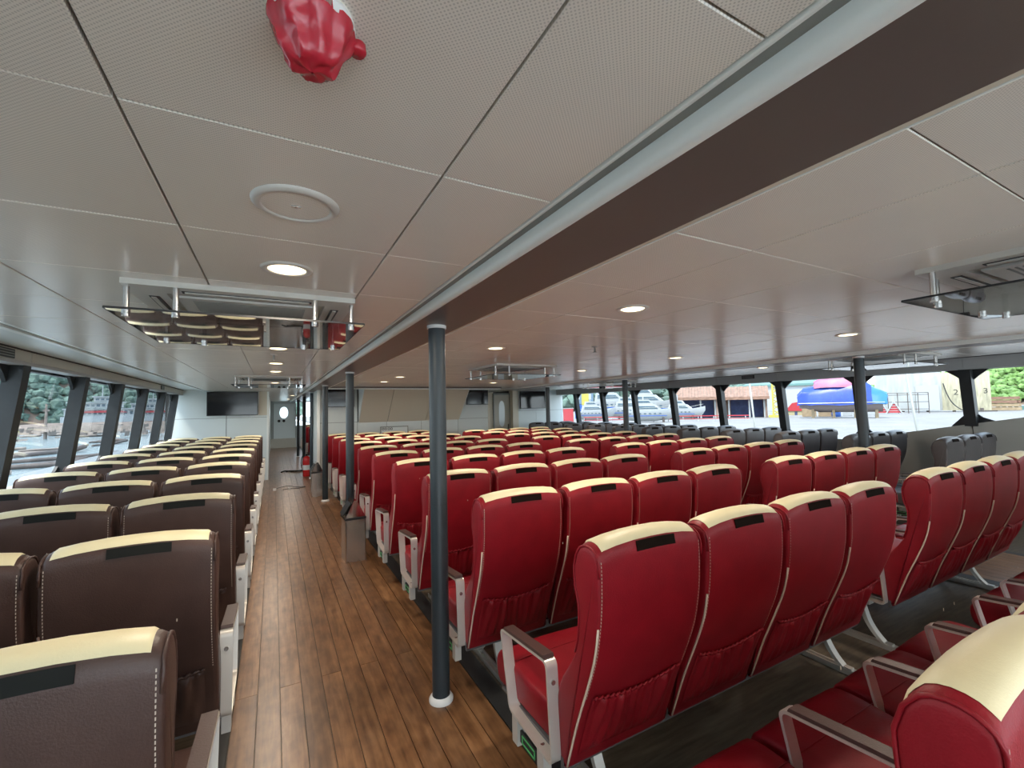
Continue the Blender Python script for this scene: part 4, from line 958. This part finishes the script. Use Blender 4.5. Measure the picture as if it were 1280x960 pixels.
def text(s_, parent, loc, size, m_, rx=PI/2, rz=0, name='lettering'):
    c = bpy.data.curves.new(name, 'FONT'); c.body = s_; c.size = size; c.extrude = 0.01; c.align_x = 'CENTER'; c.materials.append(M[m_])
    o_ = bpy.data.objects.new(name, c); C.objects.link(o_); me = bpy.data.meshes.new_from_object(o_); bpy.data.objects.remove(o_); o_ = bpy.data.objects.new(name, me); C.objects.link(o_); o_.parent = parent; o_.location = loc; o_.rotation_euler = (rx, 0, rz); return o_
text('2', t_, (4.2, -1.42, 3.7), 1.7, 'black'); text('3', t_, (8.7, 0.0, 3.9), 1.6, 'black')
# scaffold in front of the hull
sc_ = ext('scaffold', 'grey steel scaffold in front of the weathered hull', 'scaffold', 118, 41.6)
for i in range(5):
    x = -4+i*1.6
    MB().box(x-0.07, x+0.07, 0, 0.14, 0, 4.3).obj('upright', 'log_dark', sc_)
for z in (0.9, 2.4, 3.9, 4.3): MB().box(-4.0, 2.4, 0, 0.12, z-0.06, z+0.06).obj('ledger', 'log_dark', sc_)
for i, (x, y, lb) in enumerate(((122.6, 47.1, 'red triangular trestle left of the scaffold'), (122.6, 44.8, 'red triangular trestle right beside the scaffold'))):
    t_ = ext('trestle', lb, 'trestle', x-8, y-1.2, None, 'red trestles')
    for s_ in (-1, 1): MB().tube([(s_*1.3, 0, 0), (0, 0, 2.6)], 0.13).obj('leg', 'boatwhite', t_)
    for k in range(4):
        z = 0.2+k*0.5; w_ = 1.15*(1-z/2.6); MB().box(-w_, w_, 0.1, 0.2, z, z+0.38).obj('red_board', 'extred', t_)
# timber stacks and green fence
t_ = ext('timber_stack', 'stack of sawn timber and scrap below the green hill', 'timber', 140.5, 35.0)
for i in range(4):
    for j in range(3):
        MB().box(-3.2+random.uniform(-.4, .4), 3.2+random.uniform(-.6, .6), j*1.0, j*1.0+0.8, 0.1+i*0.78, 0.75+i*0.78).obj('timber', 'sand' if i < 2 else 'rust', t_)
t_ = ext('fence', 'low green fence at the far right end of the quay', 'fence', 144, 33.4)
for i in range(9): MB().box(-2.6+i*0.9, -1.95+i*0.9, 0, 0.1, 0.1, 0.95).obj('panel', 'teal', t_)
MB().box(-2.7, 6.0, 0.1, 0.2, 0.85, 1.05).obj('rail', 'boatwhite', t_)
# yachts on the hard
def yacht(x, y, L_, h, lb, az=None, z=QZ):
    t_ = ext('yacht', lb, 'yacht', x, y, az, 'white yachts ashore', z)
    w_ = L_*0.13; st = []
    for a, wd, zb, zt in ((-0.5, 0.75, 0.10, 0.42), (-0.25, 0.95, 0.04, 0.42), (0.05, 1.0, 0.04, 0.44), (0.3, 0.7, 0.10, 0.50), (0.44, 0.3, 0.22, 0.55), (0.5, 0.03, 0.40, 0.58)):
        X = a*L_; st.append([(X, w_-w_*wd, zt*h), (X, w_-w_*wd*0.9, (zb+0.14)*h), (X, w_, zb*h), (X, w_+w_*wd*0.9, (zb+0.14)*h), (X, w_+w_*wd, zt*h)])
    MB().add([v for s_ in st for v in s_], [(a*5+i, a*5+(i+1) % 5, (a+1)*5+(i+1) % 5, (a+1)*5+i) for a in range(5) for i in range(5)] + [(0, 1, 2, 3, 4)]).obj('hull', 'boatwhite', t_, angle=50)
    MB().prism([(-0.36*L_, 0.42*h), (0.22*L_, 0.44*h), (0.08*L_, 0.66*h), (-0.32*L_, 0.68*h)], w_*0.35, w_*1.65, 'y').obj('cabin', 'boatwhite', t_)
    MB().prism([(-0.30*L_, 0.50*h), (0.13*L_, 0.50*h), (0.06*L_, 0.60*h), (-0.29*L_, 0.61*h)], w_*0.30, w_*0.34, 'y').obj('cabin_window', 'boatglass', t_)
    MB().prism([(-0.28*L_, 0.68*h), (0.04*L_, 0.67*h), (-0.03*L_, 0.84*h), (-0.26*L_, 0.85*h)], w_*0.5, w_*1.5, 'y').obj('flybridge', 'boatwhite', t_)
    MB().prism([(-0.24*L_, 0.73*h), (0.0, 0.73*h), (-0.04*L_, 0.80*h), (-0.24*L_, 0.80*h)], w_*0.45, w_*0.49, 'y').obj('flybridge_window', 'boatglass', t_)
    for q_ in range(7): MB().box((-0.40+q_*0.09)*L_, (-0.36+q_*0.09)*L_, -0.03, 0.01, 0.31*h, 0.345*h).obj('porthole', 'boatglass', t_)
    MB().tube([(-0.48*L_, w_*0.1, 0.52*h), (0.2*L_, w_*0.1, 0.56*h), (0.46*L_, w_*0.8, 0.66*h)], 0.04).obj('guard_rail', 'trim_dark', t_)
    MB().box(-0.5*L_, 0.28*L_, w_*0.02, w_*0.06, 0.235*h, 0.26*h).obj('hull_stripe', 'extblue', t_)
    MB().box(-0.15*L_, -0.13*L_, w_*0.9, w_*1.1, 0.85*h, 1.1*h).obj('mast', 'boatwhite', t_)
    MB().box(-0.3*L_, -0.26*L_, w_*0.4, w_*1.6, 0, 0.12*h).box(0.2*L_, 0.24*L_, w_*0.4, w_*1.6, 0, 0.18*h).obj('cradle', 'log_dark', t_)
yacht(56, 54.5, 9, 4.6, 'white motor yacht with flybridge, nearest of the yachts')
yacht(80, 78, 15, 8.2, 'white motor yacht partly behind the second right column', 50)
yacht(67, 70.5, 10, 5.6, 'white motor yacht above the red railing, left one')
yacht(84, 96, 14, 10, 'tall white yacht farthest left beyond the far windows', 38)
yacht(70, 60, 8, 4.4, 'small white motor boat between the second column and the sheds', 62)
yacht(57, 70, 8, 4.6, 'small white motor boat in front of the blue site cabins', 30)
t_ = ext('site_cabin', 'stack of blue site cabins behind a yellow board', 'cabin', 66, 84)
MB().box(-3.2, 1.2, 0, 3, 0.1, 3.4).obj('lower_cabin', 'extblue', t_); MB().box(-3.2, 1.2, 0, 3, 3.5, 7.0).obj('upper_cabin', mat('cabin_grey_blue', (0.10, 0.16, 0.22), 0.6), t_)
for i in range(3): MB().box(-2.9+i*1.35, -2.0+i*1.35, -0.06, 0, 4.6, 5.9).obj('window', 'boatwhite', t_)
t_ = ext('sign_board', 'tall yellow board on posts by the blue site cabins', 'sign', 58.5, 75.5)
MB().box(-0.75, 0.75, 0, 0.1, 3.2, 7.2).obj('panel', 'yellow', t_); MB().box(-0.7, -0.6, 0.1, 0.2, 0, 7).box(0.6, 0.7, 0.1, 0.2, 0, 7).obj('post', 'trim_dark', t_)
crate('storage_crate', 'tall red cabinet standing at the far windows', 46.5, 65.0, 1.8, 2.6, 'extred', lids='boatwhite')
t_ = ext('quay_railing', 'red and white railing along the quay before the yachts', 'railing', 58, 56, 45)
for i in range(12): MB().box(-12+i*2.4, -11.88+i*2.4, 0, 0.1, 0, 0.9).obj('post', 'boatwhite', t_)
MB().box(-12, 15, 0, 0.1, 0.85, 1.0).box(-12, 15, 0, 0.1, 0.4, 0.5).obj('rail', 'extred', t_)
# antenna / leaning pole just outside the windows
for i, (x, y, lb) in enumerate(((10.4, 3.9, 'slender grey pole leaning outside the second window from the right'), (10.6, 7.2, 'slender grey pole leaning outside the window below the vent'))):
    o = MB().tube([(x+0.3, y, 2.7), (x, y-0.5, -1.4)], 0.022, 8).obj('mooring_pole', 'trim_dark', smooth=True); tag(o, lb, 'pole', 'leaning poles')
# hill on the right
def hill(name, x0, y0, az, w_, d_, h, base, m_, lb, n_blob, r0, seed, gm='soil'):
    t_ = thing(name, lb, 'hill', (x0, y0, base), -math.radians(az))
    rr = random.Random(seed); nx, ny = 22, 8; vs = []
    H = lambda a, b: h*math.sin(PI*min(1, max(0, a)))**0.6*math.sin(PI*0.5*min(1, b*1.6))*(0.8+0.2*math.sin(a*9+seed))
    for j in range(ny+1):
        for i in range(nx+1): a, b = i/nx, j/ny; vs.append((-w_/2+w_*a, d_*b, H(a, b)))
    MB().add(vs, [(j*(nx+1)+i, j*(nx+1)+i+1, (j+1)*(nx+1)+i+1, (j+1)*(nx+1)+i) for j in range(ny) for i in range(nx)]).obj('slope', gm, t_, smooth=True)
    bm = bmesh.new(); bmesh.ops.create_icosphere(bm, subdivisions=1, radius=1.0); base_v = [v.co.copy() for v in bm.verts]; base_f = [tuple(v.index for v in f_.verts) for f_ in bm.faces]; bm.free()
    mb = MB()
    for k in range(n_blob):
        a, b = rr.uniform(0.02, 0.98), rr.uniform(0.0, 0.85); s_ = r0*rr.uniform(0.6, 1.4)
        c = Vector((-w_/2+w_*a, d_*b, H(a, b)+s_*0.4))
        for q_ in range(3):
            cc = c+Vector((rr.uniform(-.8, .8), rr.uniform(-.8, .8), rr.uniform(-.2, .7)))*s_; ss = s_*rr.uniform(.45, .8)
            mb.add([(cc.x+v.x*ss*rr.uniform(.8, 1.25), cc.y+v.y*ss*rr.uniform(.8, 1.25), cc.z+v.z*ss*rr.uniform(.75, 1.15)) for v in base_v], base_f)
    o_ = mb.obj('woodland', m_, t_); o_['kind'] = 'stuff'
    return t_
hill('wooded_hill', 252, 52, 78, 120, 60, 22, QZ, 'foliage', 'green wooded hill seen through the rightmost window', 1300, 2.2, 2)
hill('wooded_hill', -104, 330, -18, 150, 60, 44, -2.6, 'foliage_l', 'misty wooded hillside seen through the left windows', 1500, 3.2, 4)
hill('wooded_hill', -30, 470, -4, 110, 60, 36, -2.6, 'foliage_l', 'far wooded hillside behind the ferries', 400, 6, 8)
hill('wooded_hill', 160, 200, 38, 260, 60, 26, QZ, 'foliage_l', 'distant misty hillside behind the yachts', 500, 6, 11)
# teal roofed far warehouse
t_ = ext('warehouse', 'distant pale warehouse with teal roof edge behind the crane mast', 'building', 150, 84, 60)
MB().box(-14, 14, 0, 12, 0, 8.5).obj('wall', 'boatwhite', t_); MB().prism([(-15, 8.5), (15, 8.5), (11, 10.5), (-11, 10.5)], -0.5, 12.5, 'y').obj('roof', mat('pale_teal_roof', (0.2, 0.3, 0.3), 0.6), t_)
MB().box(-15, 15, -0.6, -0.4, 8.2, 8.9).obj('eave', 'teal', t_)

# ------------------------------------------------------------ outside, left: water, driftwood, ferries
o = hillb = thing('shore_bank', 'brown muddy bank with jetty debris beyond the water', 'shore', (-75, 150, -2.6), math.radians(20))
vs = []; rr = random.Random(5)
for j in range(5):
    for i in range(31): vs.append((-60+i*4, j*8, [0, 1.0, 1.6, 1.9, 2.2][j]+rr.uniform(-.4, .5)*(j > 0)))
MB().add(vs, [(j*31+i, j*31+i+1, (j+1)*31+i+1, (j+1)*31+i) for j in range(4) for i in range(30)]).obj('bank', 'soil', o)
rr = random.Random(12)
for i in range(30):
    Y = rr.uniform(30, 150)**1.0; az = rr.uniform(-24, -8.5)
    x = Y*math.tan(math.radians(az)); L_ = rr.uniform(2.5, 9); a = rr.uniform(-0.5, 0.5)+ (PI/2 if rr.random() < 0.1 else 0); rad = rr.uniform(0.12, 0.32)
    pts = catmull([(-L_/2, 0, 0.0), (-L_/6, rr.uniform(-.3, .3), 0.1), (L_/5, rr.uniform(-.3, .3), 0.12), (L_/2, 0, rr.uniform(0.0, 0.5))], 3)
    o = MB().tube(pts, rad, 7).obj('floating_log', 'log' if rr.random() < 0.6 else 'log_dark', smooth=True)
    o.location = (x, Y, -2.55); o.rotation_euler = (0, 0, a)
    tag(o, ('bleached' if o.data.materials[0] == M['log'] else 'dark wet') + ' log floating among driftwood on the harbour water', 'log', 'floating driftwood logs')
# debris heaps on the bank
deb = MB()
for i in range(260):
    a = rr.uniform(-30, -8); Y = rr.uniform(112, 165); x = Y*math.tan(math.radians(a)); s_ = rr.uniform(0.5, 1.8)
    cz = -2.5+rr.uniform(0, 1.5); k = rr.uniform(0, PI); c_, n_ = math.cos(k)*s_, math.sin(k)*s_
    deb.add([(x-c_, Y-n_, cz), (x+c_, Y+n_, cz), (x+c_, Y+n_+.4, cz+s_*.6), (x-c_, Y-n_+.4, cz+s_*.6)], [(0, 1, 2, 3)])
o = deb.obj('shore_debris', 'log'); o['kind'] = 'stuff'; tag(o, 'heap of scrap timber and debris along the far bank', 'debris')
def ferry(x, y, L_, h, lb, az, hullm='boatwhite', bottom='hullred'):
    t_ = ext('ferry', lb, 'ferry', x, y, az, 'ferries at the far bank', -2.6)
    w_ = L_*0.2
    P = [(-L_/2, 0), (L_*0.42, 0), (L_/2, h*0.30), (-L_/2, h*0.26)]
    MB().prism([(-L_*0.5, 0.0), (L_*0.44, 0.0), (L_*0.46, h*0.12), (-L_*0.5, h*0.12)], 0, w_, 'y').obj('lower_hull', bottom, t_)
    MB().prism([(-L_*0.5, h*0.121), (L_*0.46, h*0.121), (L_*0.50, h*0.34), (-L_*0.5, h*0.30)], -0.1, w_+0.1, 'y').obj('hull', hullm, t_)
    for i, (a, b, z0, z1) in enumerate(((-0.46, 0.36, 0.32, 0.50), (-0.42, 0.28, 0.54, 0.68), (-0.10, 0.22, 0.72, 0.84))):
        dk = MB().box(a*L_, b*L_, 0.6, w_-0.6, z0*h, z1*h).obj('deckhouse', 'boatwhite', t_)
        n = int((b-a)*L_/1.6)
        for k in range(n): MB().box(a*L_+0.4+k*1.6, a*L_+1.4+k*1.6, 0.5, 0.6, z0*h+0.5, z1*h-0.5).obj('window', 'boatglass', dk)
        MB().box(a*L_-0.5, b*L_+0.8, -0.2, w_+0.2, z1*h, z1*h+0.35).obj('deck_edge', 'boatwhite', t_)
    MB().box(0.0, 0.3, w_/2, w_/2+0.3, 0.84*h, 1.15*h).obj('mast', 'boatwhite', t_)
    MB().prism([(-0.25*L_, 0.40*h), (0.34*L_, 0.40*h), (0.20*L_, 0.47*h), (-0.2*L_, 0.45*h)], -0.35, -0.25, 'y').obj('stripe', 'extred', t_)
ferry(-62, 240, 24, 14.5, 'white ferry with red stripe seen through the third left window', -18)
ferry(-49, 258, 18, 14, 'white ferry with red bottom seen through the fourth left window', -12)
ferry(-38, 272, 16, 14, 'dark hulled ship seen through the farthest left windows', -9, 'shipnavy', 'shipnavy')
t_ = ext('channel_buoy', 'yellow buoy by the far bank under the left hillside', 'buoy', -52.5, 143, -20, None, -2.6)
MB().lathe([(0, 0), (1.2, 0.1), (1.3, 1.0), (0.8, 1.8), (0.3, 3.2), (0, 3.3)], n=16).obj('float', 'yellow', t_, smooth=True)
for i, (x, y) in enumerate(((-46, 118), (-56, 130), (-40, 122))):
    t_ = ext('mooring_post', ['pale mooring post at the left edge of the bank', 'thin pole rising before the left hillside', 'slender mast post between the second and third left windows'][i], 'post', x, y, None, None, -2.6)
    MB().cyl((0, 0, 0), 0.28, 11-i*2, 10, 0.15).obj('shaft', 'log', t_); MB().box(-0.5, 0.5, -0.1, 0.1, 9.5-i*2, 9.8-i*2).obj('cross_arm', 'log', t_)
